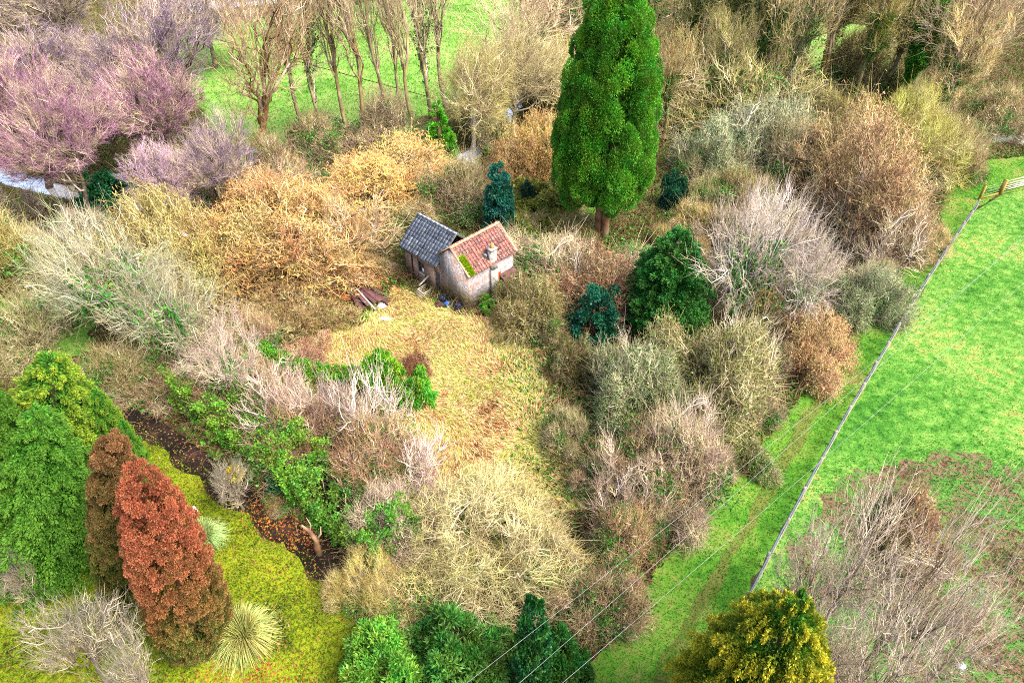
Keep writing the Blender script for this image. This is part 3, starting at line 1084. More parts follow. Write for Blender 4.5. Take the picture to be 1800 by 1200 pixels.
P_LITTER2 = gpoly([(370, 1150), (440, 1140), (520, 1180), (560, 1260), (400, 1290), (350, 1200)])

Z = 0.004
sheet('far_meadow', P_MEADOW, Z, M['meadow'], 0.8)
sheet('side_meadow', P_MEADOW2, Z, M['meadow'], 0.8)
sheet('wood_meadow', P_MEADOW3, Z, M['meadow'], 0.8)
sheet('glade_grass', P_GLADE, Z, M['track'], 0.5)
sheet('field', P_FIELD, Z, M['field'], 0.0)
sheet('grass_track', P_TRACK, Z * 2, M['track'], 0.3)
sheet('worn_path', P_WORN, Z * 3, M['worn'], 0.2)
sheet('rough_clearing', P_CLEAR, Z, M['clear'], 0.8)
sheet('mossy_lawn', P_LAWN, Z * 2, M['lawn'], 0.55)
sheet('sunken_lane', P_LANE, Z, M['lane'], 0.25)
sheet('scrub_ground', P_SCRUB, Z * 2, M['scrub'], 0.7)

STREAM = ribbon([(-250, 230), (-60, 290), (40, 318), (140, 345), (300, 372), (460, 372), (620, 372), (730, 362), (790, 330), (812, 285), (850, 250), (885, 215),
                 (920, 170), (1000, 140), (1120, 160), (1250, 195), (1400, 216), (1560, 235), (1700, 240), (1820, 246), (2100, 252)],
                [2, 2.2, 2.6, 2, 1.2, 1.0, 1.0, 1.4, 3.0, 2.6, 1.4, 1.6, 1.4, 1.2, 1, 1, 1.4, 1, 1.4, 4, 5])
sheet('stream', STREAM, Z * 3, M['water'], 0.5)
STREAM2 = ribbon([(285, 24), (330, 16), (380, 12), (430, 8), (490, 2)], [2.5, 7, 6, 3, 4])
sheet('far_stream', STREAM2, Z * 3, M['water'], 0.8)


# ---------------------------------------------------------------- grass and other ground cover
def scatter(rng, poly, dens, grow_=0.0, avoid=()):
    lo, hi = poly.min(0) - grow_, poly.max(0) + grow_
    # nothing farther out than the photo can see
    lo = np.maximum(lo, [-95, 11])
    hi = np.minimum(hi, [95, 130])
    n = int(dens * np.prod(hi - lo))
    P = rng.uniform(0, 1, (n, 2)) * (hi - lo) + lo
    k = inside(poly + 0, P + rng.normal(0, 0.25 + grow_, (n, 2)))
    # keep only what lies within a wide margin of the picture
    f = P[:, 1] * CP + CAMZ * SP
    u = 600 - FPX * (P[:, 1] * SP - CAMZ * CP) / f
    xx = 900 + FPX * P[:, 0] / f
    k &= (xx > -250) & (xx < 2050) & (u < 1400) & (u > -120)
    for a in avoid:
        k &= ~inside(a, P)
    return P[k]


def blades(name, poly, dens, length, width, matn, seed, lean=0.5, flow=None, B=1, z=0.0, avoid=(), grow_=0.0):
    rng = np.random.default_rng(seed)
    P = scatter(rng, poly, dens, grow_, avoid)
    n = len(P)
    a = rng.uniform(0, 2 * PI, n)
    if flow is not None:
        a = flow(P) + rng.normal(0, 0.5, n)
    l = lean * rng.uniform(0.5, 1.3, n)
    D = norm(np.stack([np.cos(a) * l, np.sin(a) * l, np.ones(n)], 1))
    P3 = np.column_stack([P, np.full(n, z)])
    V, F = tri_blades(P3, D, length, width, rng, 0.25, B)
    o = obj(name, mesh_np(name, V, F, {'rnd': np.repeat(rng.uniform(0, 1, n * B), 4)}), M[matn])
    return o


def flow(P):
    return 2.6 + 1.6 * np.sin(P[:, 0] * 0.55 + 0.3 * P[:, 1]) + 1.0 * np.sin(P[:, 1] * 0.8 - 0.5 * P[:, 0] + 1)


tag(blades('field_grass', P_FIELD, 95, 0.12, 0.15, 'b_field', 11, 0.9, z=0.006),
    'short bright green pasture grass covering the field beyond the fence', 'grass', kind='stuff')
tag(blades('track_grass', P_TRACK, 110, 0.12, 0.16, 'b_track', 12, 0.9, z=0.01),
    'green turf growing along both sides of the worn track', 'grass', kind='stuff')
tag(blades('worn_grass', P_WORN, 190, 0.1, 0.2, 'b_worn', 22, 1.2, z=0.012, grow_=0.5),
    'flattened brownish grass along the worn line of the track', 'grass', kind='stuff')
tag(blades('lawn_moss', P_LAWN, 180, 0.13, 0.24, 'b_lawn', 13, 1.1, z=0.01, avoid=(P_LITTER2,), grow_=0.45),
    'yellow green moss and coarse grass tufts covering the garden lawn', 'grass', kind='stuff')
tag(blades('long_grass', P_CLEAR, 260, 0.42, 0.05, 'b_clear', 14, 1.7, flow, z=0.005, grow_=0.5),
    'long combed straw coloured grass lying over the rough clearing', 'long grass', kind='stuff')
tag(blades('meadow_grass', P_MEADOW, 18, 0.28, 0.14, 'b_meadow', 15, 0.9, z=0.005),
    'pale green grass of the far meadow behind the tall bare trees', 'grass', kind='stuff')
tag(blades('side_grass', P_MEADOW2, 35, 0.25, 0.12, 'b_meadow', 16, 0.9, z=0.005),
    'yellowish grass at the left edge under the pale spreading trees', 'grass', kind='stuff')
tag(blades('glade_blades', P_GLADE, 120, 0.2, 0.16, 'b_track', 21, 0.9, z=0.006, grow_=0.4),
    'bright green grass of the little glade left of the cypress trunk', 'grass', kind='stuff')
P_MOSS1 = gpoly([(685, 500), (735, 520), (760, 545), (720, 560), (680, 545)])
P_MOSS2 = gpoly([(560, 600), (640, 585), (700, 600), (720, 640), (640, 655), (560, 640)])
P_RIM = gpoly([(900, 570), (940, 610), (975, 690), (1000, 780), (1035, 880), (1000, 900), (950, 800), (925, 690), (880, 600)])
tag(blades('yellow_moss', P_MOSS1, 150, 0.16, 0.2, 'b_moss', 41, 1.2, z=0.02, grow_=0.5),
    'bright yellow moss in front of the slate wing', 'moss', kind='stuff')
tag(blades('yellow_moss', P_MOSS2, 110, 0.16, 0.2, 'b_moss', 42, 1.2, z=0.02, grow_=0.6),
    'yellow green moss between the curving hedge and the clearing', 'moss', kind='stuff')
tag(blades('green_weeds', P_RIM, 55, 0.26, 0.3, 'b_green', 43, 1.2, z=0.02, grow_=0.7, B=2),
    'fresh green weeds along the right rim of the clearing', 'weeds', kind='stuff')
tag(blades('lawn_litter', P_LAWN, 14, 0.12, 0.45, 'b_litter', 44, 2.5, z=0.03),
    'scattered brown leaves lying on the mossy lawn', 'leaves', kind='stuff')
tag(blades('scrub_grass', P_SCRUB, 90, 0.16, 0.16, 'b_green', 17, 1.0, z=0.01, grow_=0.8),
    'scattered green weeds on the bare scrub ground of the field corner', 'weeds', kind='stuff')
tag(blades('fallen_leaves', P_LITTER1, 160, 0.12, 0.45, 'b_orange', 18, 2.5, z=0.02, grow_=0.25),
    'bright orange fallen leaves lying beside the dark lane', 'leaves', kind='stuff')
tag(blades('leaf_drift', P_LITTER2, 110, 0.12, 0.4, 'b_orange', 19, 2.5, z=0.02, grow_=0.4),
    'orange and yellow fallen leaves near the fountain grass clump', 'leaves', kind='stuff')
tag(blades('lane_leaves', P_LANE, 40, 0.11, 0.45, 'b_litter', 20, 2.5, z=0.02, grow_=0.7),
    'sparse brown leaves on the dark floor of the lane', 'leaves', kind='stuff')

OPEN = (P_FIELD, P_TRACK, P_CLEAR, P_LAWN, P_LANE, P_MEADOW, P_MEADOW2, P_MEADOW3, P_GLADE, STREAM, STREAM2)
P_HEAP = gpoly([(596, 498), (640, 490), (700, 530), (700, 575), (650, 575), (600, 545)])
P_ALL = gpoly([(-300, -110), (2100, -110), (2100, 1400), (-300, 1400)])


def undergrowth():
    rng = np.random.default_rng(30)
    P = scatter(rng, P_ALL, 11, 0.0, OPEN + (P_HEAP,))
    n = len(P)
    a = rng.uniform(0, 2 * PI, n)
    L = rng.uniform(0.5, 2.3, n)
    h = np.stack([np.cos(a), np.sin(a)], 1)
    t = np.linspace(0, 1, 5)
    xy = P[:, None] + h[:, None] * (L[:, None] * t[None])[..., None] * 0.8
    z = (L[:, None] * 0.7) * (1.7 * t - 1.5 * t ** 2)[None] + 0.02
    Q = np.concatenate([xy, z[..., None]], -1)
    V, F = tubes(Q, np.tile(np.array([[.016, .015, .013, .011, .007]]), (n, 1)), 3)
    o = obj('undergrowth', mesh_np('undergrowth', V, F, {'rnd': np.repeat(rng.uniform(0, 1, n), 15)}), M['brush'])
    tag(o, 'tangle of dead brown bramble stems over the woodland floor', 'undergrowth', kind='stuff')


undergrowth()
tag(blades('leaf_litter', P_ALL, 16, 0.2, 0.42, 'b_litter', 31, 2.2, z=0.015, avoid=OPEN),
    'brown leaf litter spread under the bare trees and bushes', 'leaf litter', kind='stuff')
tag(blades('ground_ivy', P_ALL, 30, 0.24, 0.36, 'b_green', 32, 1.6, z=0.02, avoid=OPEN, B=2),
    'green ivy and weeds creeping over the woodland floor', 'ground cover', kind='stuff')


# ================================================================ the derelict house
def stone_mat():
    n = NT('rubble_stone')
    x = n.coord()
    sp = n.n('ShaderNodeSeparateXYZ')
    n.l(x, sp.inputs[0])
    cb = n.n('ShaderNodeCombineXYZ')
    n.l(n.math('ADD', sp.outputs[0], sp.outputs[1]), cb.inputs[0])
    n.l(sp.outputs[2], cb.inputs[1])
    br = n.n('ShaderNodeTexBrick')
    n.l(cb.outputs[0], br.inputs['Vector'])
    br.inputs['Scale'].default_value = 3.2
    br.inputs['Mortar Size'].default_value = 0.03
    br.inputs['Color1'].default_value = rgba('#8c7668')
    br.inputs['Color2'].default_value = rgba('#72645c')
    br.inputs['Mortar'].default_value = rgba('#968878')
    p = n.noise(1.6, 4, vec=x)
    q = n.noise(9, 4, vec=x)
    col = n.mix(n.maprange(p, 0.35, 0.65, 0, 1), br.outputs[0], '#96786a')
    col = n.mix(n.maprange(q, 0.4, 0.75, 0, 0.8), col, '#5d5348')
    n.bump(n.math('ADD', br.outputs[1], q), 0.6, 0.03)
    return n.fin(col, 0.9)


def render_mat(name, z_lo, z_hi, base='#a29c98', grey='#57535a'):
    """old white render, peeling to rubble stone towards the foot of the wall"""
    n = NT(name)
    x = n.coord()
    sp = n.n('ShaderNodeSeparateXYZ')
    n.l(x, sp.inputs[0])
    p = n.noise(1.3, 5, 0.65, vec=x)
    q = n.noise(6, 4, 0.65, vec=x)
    vo = n.n('ShaderNodeTexVoronoi')
    vo.inputs['Scale'].default_value = 3.5
    n.l(x, vo.inputs['Vector'])
    stone = n.mix(n.maprange(vo.outputs['Distance'], 0.1, 0.6, 0, 1), '#a08c72', '#564a3e')
    stone = n.mix(n.maprange(q, 0.42, 0.7, 0, 0.8), stone, '#7a7a44')
    white = n.mix(n.maprange(q, 0.42, 0.66, 0, 1), base, grey)
    white = n.mix(n.maprange(p, 0.46, 0.62, 0, 0.9), white, '#8c6e5e')
    st = n.noise(2.5, 3, vec=n.n('ShaderNodeTexCoord').outputs['Generated'])
    white = n.mix(n.maprange(st, 0.46, 0.62, 0, 0.85), white, '#6a655e')
    zz = n.math('ADD', sp.outputs[2], n.math('MULTIPLY', n.math('SUBTRACT', p, 0.5), 2.6))
    col = n.mix(n.maprange(zz, z_lo, z_hi, 0, 1), stone, white)
    n.bump(n.math('ADD', q, vo.outputs['Distance']), 0.6, 0.04)
    return n.fin(col, 0.9)


def tile_mat(name, stops, patch, pf=(0.5, 0.66)):
    n = NT(name)
    x = n.coord()
    c = n.ramp(n.attr('rnd'), stops)
    p = n.noise(1.1, 4, 0.65, vec=x)
    q = n.noise(14, 3, vec=x)
    c = n.mix(n.maprange(p, pf[0], pf[1], 0, 0.75), c, patch)
    c = n.mix(n.maprange(q, 0.5, 0.75, 0, 0.5), c, '#c9c2b8')
    return n.fin(c, 0.75, 0.3)


def plain(name, a, b, sc=4.0, rough=0.8, metal=0.0):
    n = NT(name)
    p = n.noise(sc, 4, 0.65, vec=n.coord())
    n.fin(n.mix(n.maprange(p, 0.35, 0.65, 0, 1), a, b), rough)
    n.b.inputs['Metallic'].default_value = metal
    return n.m


M['stone'] = stone_mat()
M['gable'] = render_mat('peeling_render', 0.9, 1.5)
M['side'] = render_mat('grey_render', 0.6, 1.2, '#a9a6ac', '#62616a')
M['slate'] = tile_mat('slate', [(0, '#2b333f'), (0.35, '#3d4858'), (0.7, '#525d6c'), (1, '#727c88')], '#4a5458')
M['pantile'] = tile_mat('pantile', [(0, '#3c1c1c'), (0.35, '#5c2c2a'), (0.65, '#6e3a34'), (0.88, '#804c3a'), (1, '#967a66')], '#5a4038', (0.46, 0.6))
M['deck'] = plain('old_timber', '#3c332b', '#5c5044')
M['dark'] = plain('interior_shade', '#14110f', '#2a2520')
M['brick'] = plain('orange_brick', '#b8552c', '#8e3c20', 7)
M['mort'] = plain('chimney_render', '#9a9790', '#5f5c56', 5)
M['pot'] = plain('clay_pot', '#a8834e', '#6e5836', 8)
M['rust'] = plain('rusty_metal', '#4a2826', '#2c1a1c', 5, 0.7)
M['rust2'] = plain('rusted_sheet', '#553430', '#38262a', 3, 0.7)
M['lead'] = plain('lead_flashing', '#6f7b88', '#9aa4ad', 6, 0.5)
M['ridge'] = plain('ridge_tile', '#8f6e54', '#a58a70', 6)
M['pipe'] = plain('dark_iron_pipe', '#26221f', '#3a322c', 5, 0.5)
M['frame'] = plain('window_timber', '#56595c', '#33363a', 6)
M['glass'] = plain('dusty_glass', '#11161c', '#2a323a', 3, 0.15)
M['wood'] = plain('weathered_wood', '#8d8676', '#b3ab9a', 6)
M['mosswood'] = plain('mossy_wood', '#8a7c20', '#6b5230', 5)
M['galv'] = plain('galvanised_rail', '#3c444e', '#505862', 2.5, 0.45, 0.3)
M['postwood'] = plain('post_wood', '#5f5a50', '#857d70', 5)
M['wire'] = plain('fence_wire', '#8a8f92', '#a5aaac', 2, 0.4, 0.5)
M['cable'] = plain('cable_sheath', '#75777a', '#8c8e90', 1, 0.5)
M['bluebag'] = plain('blue_plastic', '#1d3f8a', '#3f74b8', 4, 0.35)
M['blackbag'] = plain('black_plastic', '#0f1116', '#23283a', 4, 0.3)
M['whitebag'] = plain('pale_plastic', '#b4bcd0', '#6f7894', 6, 0.4)
M['orangebag'] = plain('orange_clay', '#c0603c', '#a04a30', 5, 0.7)
M['paper'] = plain('white_card', '#e0e2e4', '#c9ccd2', 3, 0.6)


def slope_tiles(mb, E, along, slope, nA, nS, wdt, gauge, th, rng, curved=False, jit=0.006, skip=None):
    along, slope = np.array(along, float), np.array(slope, float)
    nrm = np.cross(along, slope)
    if nrm[2] < 0:
        nrm = -nrm
    for i in range(nS):
        for j in range(nA):
            if skip and skip(i, j):
                continue
            o = np.array(E, float) + along * (j * wdt + rng.normal(0, jit)) + slope * (i * gauge + rng.normal(0, jit))
            lift0 = 0.05 + rng.uniform(0, 0.012)
            lift1 = 0.02
            L = gauge * 1.25
            rnd = float(np.clip(rng.normal(0.5, 0.24), 0, 1))
            if not curved:
                cs = [(0.006, 0), (wdt - 0.006, 0)]
                prof = [(0.006, 0.0), (wdt - 0.006, 0.0)]
            else:
                prof = [(wdt * q, 0.045 * math.sin(PI * min(q / 0.7, 1)) - (0.012 if q > 0.75 else 0)) for q in (0, .15, .35, .55, .7, .97)]
            V, k = [], len(prof)
            for dz in (0, th):
                for s_, lf in ((0, lift0), (L, lift1)):
                    for u_, h_ in prof:
                        V.append(o + along * u_ + slope * s_ + nrm * (lf + h_ + dz))
            F = []
            for q in range(k - 1):
                F.append([q, q + 1, k + q + 1, k + q])
                F.append([2 * k + q, 3 * k + q, 3 * k + q + 1, 2 * k + q + 1])
                F.append([q, 2 * k + q, 2 * k + q + 1, q + 1])
            F.append([0, k, 3 * k, 2 * k])
            F.append([k - 1, 3 * k - 1, 4 * k - 1, 2 * k - 1])
            mb.add(V, np.array(F), rnd)


def house():
    rng = np.random.default_rng(8)
    c = at(825, 548)
    h = empty('stone_house', (c[0], c[1], 0), R(46))
    tag(h, 'small derelict stone house with slate wing and red tiled wing', 'house')
    # ---- slate wing: front wall with door and window openings
    X0, X1, T = 0.06, 3.55, 0.35
    Y0, Y1, ZE = 2.92, 7.0, 2.62
    m = MB()
    for y0, y1, z0, z1 in ((Y0, 3.08, -.2, ZE), (3.08, 3.68, 1.75, ZE), (3.68, 4.85, -.2, ZE), (4.85, 5.6, -.2, 0.85), (4.85, 5.6, 1.8, ZE), (5.6, Y1, -.2, ZE)):
        m.box(X0, X0 + T, y0, y1, z0, z1)
    m.box(X1 - T, X1, Y0, Y1, -.2, ZE)
    m.prism([(X0 + T, -.2), (X1 - T, -.2), (X1 - T, ZE), ((X0 + X1) / 2, 4.12), (X0 + T, ZE)], Y1 - T, Y1, 'y')
    m.build('wall', M['stone'], h)
    d = MB()
    d.box(X0 + T + .01, X0 + T + .06, 3.0, 3.76, -.2, 1.8)  # dark panel painted as the unlit room behind the door
    d.build('doorway', M['dark'], h)
    dd = MB()
    for k in range(4):
        dd.box(X0 + .12, X0 + .17, 3.1 + k * .14, 3.1 + k * .14 + .13, 0, 1.72 - 0.08 * (k % 2), rng.uniform())
    dr = dd.build('door', M['frame'], h)
    wf = MB()
    for y0, y1, z0, z1 in ((4.85, 4.92, .85, 1.8), (5.53, 5.6, .85, 1.8), (4.92, 5.53, .85, .92), (4.92, 5.53, 1.73, 1.8), (5.2, 5.25, .92, 1.73), (4.92, 5.2, 1.3, 1.34), (5.25, 5.53, 1.3, 1.34)):
        wf.box(X0 + .08, X0 + .15, y0, y1, z0, z1)
    wo = wf.build('window', M['frame'], h)
    g1 = MB()
    g1.box(X0 + .10, X0 + .115, 4.92, 5.53, .92, 1.73)
    g1.build('pane', M['glass'], wo)
    g2 = MB()
    g2.box(X0 + .06, X0 + .075, 4.94, 5.16, .95, 1.28)
    tag(g2.build('boarding', M['paper'], wo), 'white board behind the lower window pane')
    s = MB()
    s.box(X0 - .08, X0 + .1, 4.8, 5.65, .76, .845)
    s.build('sill', M['mort'], wo)
    # slate roof: deck and slates on both slopes
    rx, rz = (X0 + X1) / 2, 4.28
    ex, ez = -0.28, 2.52
    dk = MB()
    dk.prism([(ex, ez), (rx, rz), (X1 + .28, ez), (X1 + .28, ez + .05), (rx, rz + .06), (ex, ez + .05)], Y0 + .02, Y1 + .16, 'y')
    rf = dk.build('slate_roof', M['deck'], h)
    sm = MB()
    L = math.hypot(rx - ex, rz - ez)
    sv = ((rx - ex) / L, 0, (rz - ez) / L)
    slope_tiles(sm, (ex - .03, Y0 + .03, ez + .03), (0, 1, 0), sv, 14, 8, 0.302, L / 7.85, 0.016, rng, jit=.008)
    sv2 = (-(rx - ex) / L, 0, (rz - ez) / L)
    slope_tiles(sm, (X1 + .31, Y0 + .03, ez + .03), (0, 1, 0), sv2, 14, 8, 0.302, L / 7.85, 0.016, rng, jit=.008)
    sm.build('slates', M['slate'], rf)
    rg = MB()
    for k in range(9):
        y0 = Y0 + .04 + k * .47
        rg.prism([(rx - .16, rz + .02), (rx, rz + .15), (rx + .16, rz + .02), (rx, rz + .09)], y0, y0 + .455, 'y', rng.uniform())
    rg.build('ridge_tiles', M['lead'], rf)
    gt = MB()
    gt.tube([(ex - .07, Y0 + .15, ez - .02), (ex - .07, Y1 + .1, ez - .02)], .065, 8)
    gt.build('gutter', M['pipe'], h)
    dp = MB()
    dp.tube([(ex - .06, 6.1, ez - .05), (X0 - .07, 6.1, ez - .35), (X0 - .07, 6.1, 0)], .05, 8)
    dp.build('downpipe', M['pipe'], h)
    # ---- tiled wing: gable wall (facing the clearing) and long side wall
    A, ZA, XL = 1.6, 4.6, 4.5
    g = MB()
    g.prism([(0, -.2), (2.9, -.2), (2.9, 3.5), (A, ZA - .04), (0, 3.1)], 0, .4, 'x')
    g.prism([(0.4, -.2), (2.9, -.2), (2.9, 3.5), (A, ZA - .04), (0.4, 3.3)], XL - .4, XL, 'x')
    g.box(.4, XL - .4, 2.55, 2.9, -.2, 3.45)
    tag(g.build('gable_wall', M['gable'], h), 'white rendered gable wall peeling to stone')
    sd = MB()
    sd.box(.402, XL, .003, .38, -.2, 3.08)
    tag(sd.build('side_wall', M['side'], h), 'grey weathered render on the side wall')
    bp = MB()
    for k in range(5):
        for q in range(2):
            bp.box(2.82 + q * .2, 3.0 + q * .2, -.03, .05, 1.35 + k * .12, 1.46 + k * .12, rng.uniform())
    tag(bp.build('brick_patch', M['brick'], h), 'patch of orange brick in the side wall')
    dk = MB()
    dk.prism([(-.22, 3.02), (A, ZA), (3.05, 3.42), (3.05, 3.48), (A, ZA + .06), (-.22, 3.08)], -.06, XL + .12, 'x')
    rf = dk.build('tiled_roof', M['deck'], h)
    tm = MB()
    L = math.hypot(A + .22, ZA - 3.02)
    slope_tiles(tm, (.0, -.25, 3.05), (1, 0, 0), (0, (A + .22) / L, (ZA - 3.02) / L), 17, 7, 0.272, L / 6.8, 0.016, rng, True, .008,
                skip=lambda i, j: (j < 2 and i < 4) or (j in (6, 7) and i in (1, 2) and (i + j) % 2 == 0))
    L = math.hypot(3.05 - A, ZA - 3.42)
    slope_tiles(tm, (.0, 3.08, 3.45), (1, 0, 0), (0, -(3.05 - A) / L, (ZA - 3.42) / L), 17, 6, 0.272, L / 5.8, 0.016, rng, True, .008)
    tm.build('pantiles', M['pantile'], rf)
    rt = MB()
    for k in range(13):
        x0 = -.08 + k * .362
        rt.prism([(A - .17, ZA + .04), (A - .08, ZA + .15), (A + .08, ZA + .15), (A + .17, ZA + .04), (A, ZA + .07)], x0, x0 + .35, 'x', rng.uniform())
    rt.build('ridge_tiles', M['ridge'], rf)
    # verges: pale mortar edge on the gable and the far end
    for x0, x1 in ((-.13, .03), (XL + .03, XL + .19)):
        vg = MB()
        vg.prism([(-.26, 3.04), (A, ZA + .07), (A, ZA + .16), (-.26, 3.14)], x0, x1, 'x')
        vg.prism([(A, ZA + .07), (3.07, 3.45), (3.07, 3.54), (A, ZA + .16)], x0, x1, 'x')
        vg.build('verge', M['ridge'], rf)
    # moss where the verge tiles have gone
    n = 150
    s_ = rng.uniform(0, 0.62, n)
    P = np.stack([rng.uniform(.06, .5, n), -.2 + s_ * 1.82, 3.1 + s_ * 1.58], 1)
    V, F, a = lobe_foliage(rng, P, np.full(n, .09), np.tile([[0, -.5, .8]], (n, 1)), 22, .1, .4, 2, .3)
    tag(obj('moss', mesh_np('moss', V, F, {'rnd': a}), M['leaf'], rf, '#7f9a16'), 'bright green moss strip along the tile edge')
    # chimney with pot
    ch = MB()
    ch.box(2.1, 2.68, -.28, 0.0, -.2, 2.6)
    ch.prism([(-.28, 2.6), (.002, 2.6), (.25, 3.4), (.25, 4.15), (-.2, 4.15), (-.2, 3.0)], 2.13, 2.65, 'x')
    cm = ch.build('chimney', M['mort'], h)
    cp = MB()
    cp.box(2.06, 2.72, -.27, .32, 4.15, 4.24)
    cp.build('chimney_cap', M['mort'], cm)
    pt = MB()
    pt.tube([(2.42, .03, 4.22), (2.42, .03, 4.36), (2.42, .03, 4.56)], [.17, .14, .12], 10)
    pt.build('chimney_pot', M['pot'], cm)
    fl = MB()
    fl.box(2.0, 2.1, .2, .55, 3.55, 3.75)
    fl.build('flashing', M['lead'], cm)
    # rusty corrugated lean-to against the side wall
    lt = MB()
    N = 26
    V, F = [], []
    for k in range(N):
        x = 3.05 + k * 1.75 / (N - 1)
        zz = .03 * math.sin(k * 1.6)
        for dz in (0, .012):
            V += [(x, -.7, 1.25 + zz + dz), (x, -.02, 1.7 + zz + dz)]
    for k in range(N - 1):
        b = 4 * k
        F += [[b, b + 4, b + 5, b + 1], [b + 2, b + 3, b + 7, b + 6], [b, b + 2, b + 6, b + 4]]
    lt.add(V, np.array(F))
    lo = lt.build('lean_to', M['rust2'], h)
    ps = MB()
    for x in (3.1, 4.7):
        ps.box(x, x + .08, -.66, -.58, -.1, 1.24)
    ps.box(3.19, 4.69, -.66, -.58, 1.14, 1.22)
    ps.build('post', M['deck'], lo)
    bo = MB()
    for k in range(5):
        bo.box(4.72, 4.76, -.57 + k * .11, -.465 + k * .11, -.1, 1.22 + k * .05, rng.uniform())
    bo.build('boarding', M['rust2'], lo)
    return h, c


HOUSE, HC = house()


def hloc(x, y):
    a = R(46)
    return HC[0] + x * math.cos(a) - y * math.sin(a), HC[1] + x * math.sin(a) + y * math.cos(a)


# ---------------------------------------------------------------- debris
def crumple(name, mat, pos, size, seed, label, cat, group=None, rz=0.0):
    rng = np.random.default_rng(seed)
    nu, nv = 18, 10
    V = []
    ph = rng.uniform(0, 6, 8)
    for j in range(nv + 1):
        th = PI * j / nv
        for i in range(nu):
            p = 2 * PI * i / nu
            r = 1 + .16 * math.sin(3 * p + ph[0] + 2 * th) + .13 * math.sin(5 * p - ph[1] + 3 * th) + .1 * math.sin(7 * th + ph[2] + p)
            V.append((size[0] * r * math.sin(th) * math.cos(p), size[1] * r * math.sin(th) * math.sin(p),
                      max(size[2] * (r * math.cos(th) * .8 + .55), 0.0)))
    F = [[j * nu + i, j * nu + (i + 1) % nu, (j + 1) * nu + (i + 1) % nu, (j + 1) * nu + i] for j in range(nv) for i in range(nu)]
    o = obj(name, mesh_np(name, np.array(V), np.array(F)[:, ::-1], {'rnd': np.full(len(V), .5)}, True), M[mat])
    o.location = (pos[0], pos[1], 0.0)
    o.rotation_euler = (0, 0, rz)
    return tag(o, label, cat, group)


def sheet_strip(a, b, wdt, z0, z1, mat, label, seed, group=None, name='rusty_strip', cat='metal strip'):
    """a long channel-section strip of metal lying from a to b (photo points)"""
    p, q = at(*a), at(*b)
    L = np.linalg.norm(q - p)
    mb = MB()
    h = 0.05
    prof = [(-wdt / 2, 0), (-wdt / 2, h), (-wdt / 2 + .03, h), (-wdt / 2 + .03, .02), (wdt / 2 - .03, .02), (wdt / 2 - .03, h), (wdt / 2, h), (wdt / 2, 0)]
    mb.prism(prof, 0, L, 'x')
    o = mb.build(name, M[mat])
    o.location = (p[0], p[1], z0 + .3)
    o.rotation_euler = (0, -math.atan2(z1 - z0, L), math.atan2(q[1] - p[1], q[0] - p[0]))
    return tag(o, label, cat, group)


for k, (a, b, wd, z0, z1, mt, lb) in enumerate([
        ((610, 512), (640, 552), .36, .25, .03, 'rust', 'leftmost rusty brown metal strip of the fanned heap'),
        ((613, 509), (650, 545), .3, .32, .10, 'rust2', 'purplish rusty strip beside the leftmost one of the heap'),
        ((616, 506), (661, 551), .10, .36, .05, 'wood', 'thin pale pole lying across the middle of the heap'),
        ((617, 504), (662, 541), .34, .30, .16, 'rust', 'dark rusty strip under the pale pole of the heap'),
        ((620, 503), (671, 537), .38, .38, .12, 'rust2', 'wide reddish metal strip in the right half of the heap'),
        ((624, 502), (684, 539), .3, .28, .05, 'rust', 'longest rusty strip reaching out over the straw grass'),
        ((648, 515), (689, 533), .16, .34, .18, 'deck', 'rightmost dark narrow beam on top of the heap')]):
    sheet_strip(a, b, wd, z0, z1, mt, lb, k, 'strips and poles fanned out in the scrap heap')
crumple('plastic_bag', 'bluebag', at(641, 531), (.3, .22, .28), 1, 'bright blue plastic bag among the rusty strips', 'bag')
crumple('plastic_sheet', 'whitebag', at(640, 525), (.28, .15, .36), 2, 'pale blue crumpled sheet above the blue bag', 'plastic sheet', rz=.8)
crumple('plastic_sack', 'whitebag', at(671, 542), (.32, .22, .3), 3, 'white crumpled sack at the end of the rusty strips', 'sack')
crumple('plastic_sheet', 'whitebag', at(679, 562), (.55, .22, .14), 4, 'long pale grey sheet lying alone on the straw grass', 'plastic sheet', rz=-.2)
crumple('clay_rubble', 'orangebag', at(608, 526), (.4, .3, .25), 5, 'heap of orange clay rubble left of the rusty strips', 'rubble')
crumple('bin_bag', 'blackbag', at(779, 531), (.32, .26, .42), 6, 'dark blue bin bag below the house doorway', 'bin bag')
crumple('bin_bag', 'blackbag', at(806, 543), (.38, .3, .4), 7, 'largest dark bin bag, nearest the front house corner', 'bin bag')
crumple('plastic_bag', 'bluebag', at(786, 537), (.2, .17, .26), 8, 'small blue bag squeezed between two dark bin bags', 'bag')
crumple('scrap_bundle', 'rust', at(772, 538), (.32, .26, .22), 9, 'rusty brown scrap bundle in front of the doorway', 'scrap')
crumple('white_sack', 'paper', at(927, 513), (.2, .15, .12), 10, 'small white sack in the dry grass right of the house', 'sack')
crumple('white_sack', 'paper', at(908, 578), (.16, .13, .14), 11, 'small white lump under the rusty bush right of the clearing', 'sack')


def plank_crate():
    p = at(744, 517)
    root = empty('plank_crate', (p[0], p[1], 0), 1.2)
    tag(root, 'old open plank crate tilted beside the slate wing', 'crate')
    root.rotation_euler = (.3, .1, 1.0)
    mb = MB()
    for k in range(3):
        mb.box(-.5, .5, -.3, -.27, .02 + k * .2, .19 + k * .2, k / 3)
        mb.box(-.5, .5, .27, .3, .02 + k * .2, .19 + k * .2, k / 3)
        mb.box(-.5, -.47, -.265, .265, .02 + k * .2, .19 + k * .2, k / 3)
    mb.build('sides', M['wood'], root)
    mb = MB()
    mb.box(-.46, .5, -.265, .265, 0, .03)
    mb.build('base', M['wood'], root)


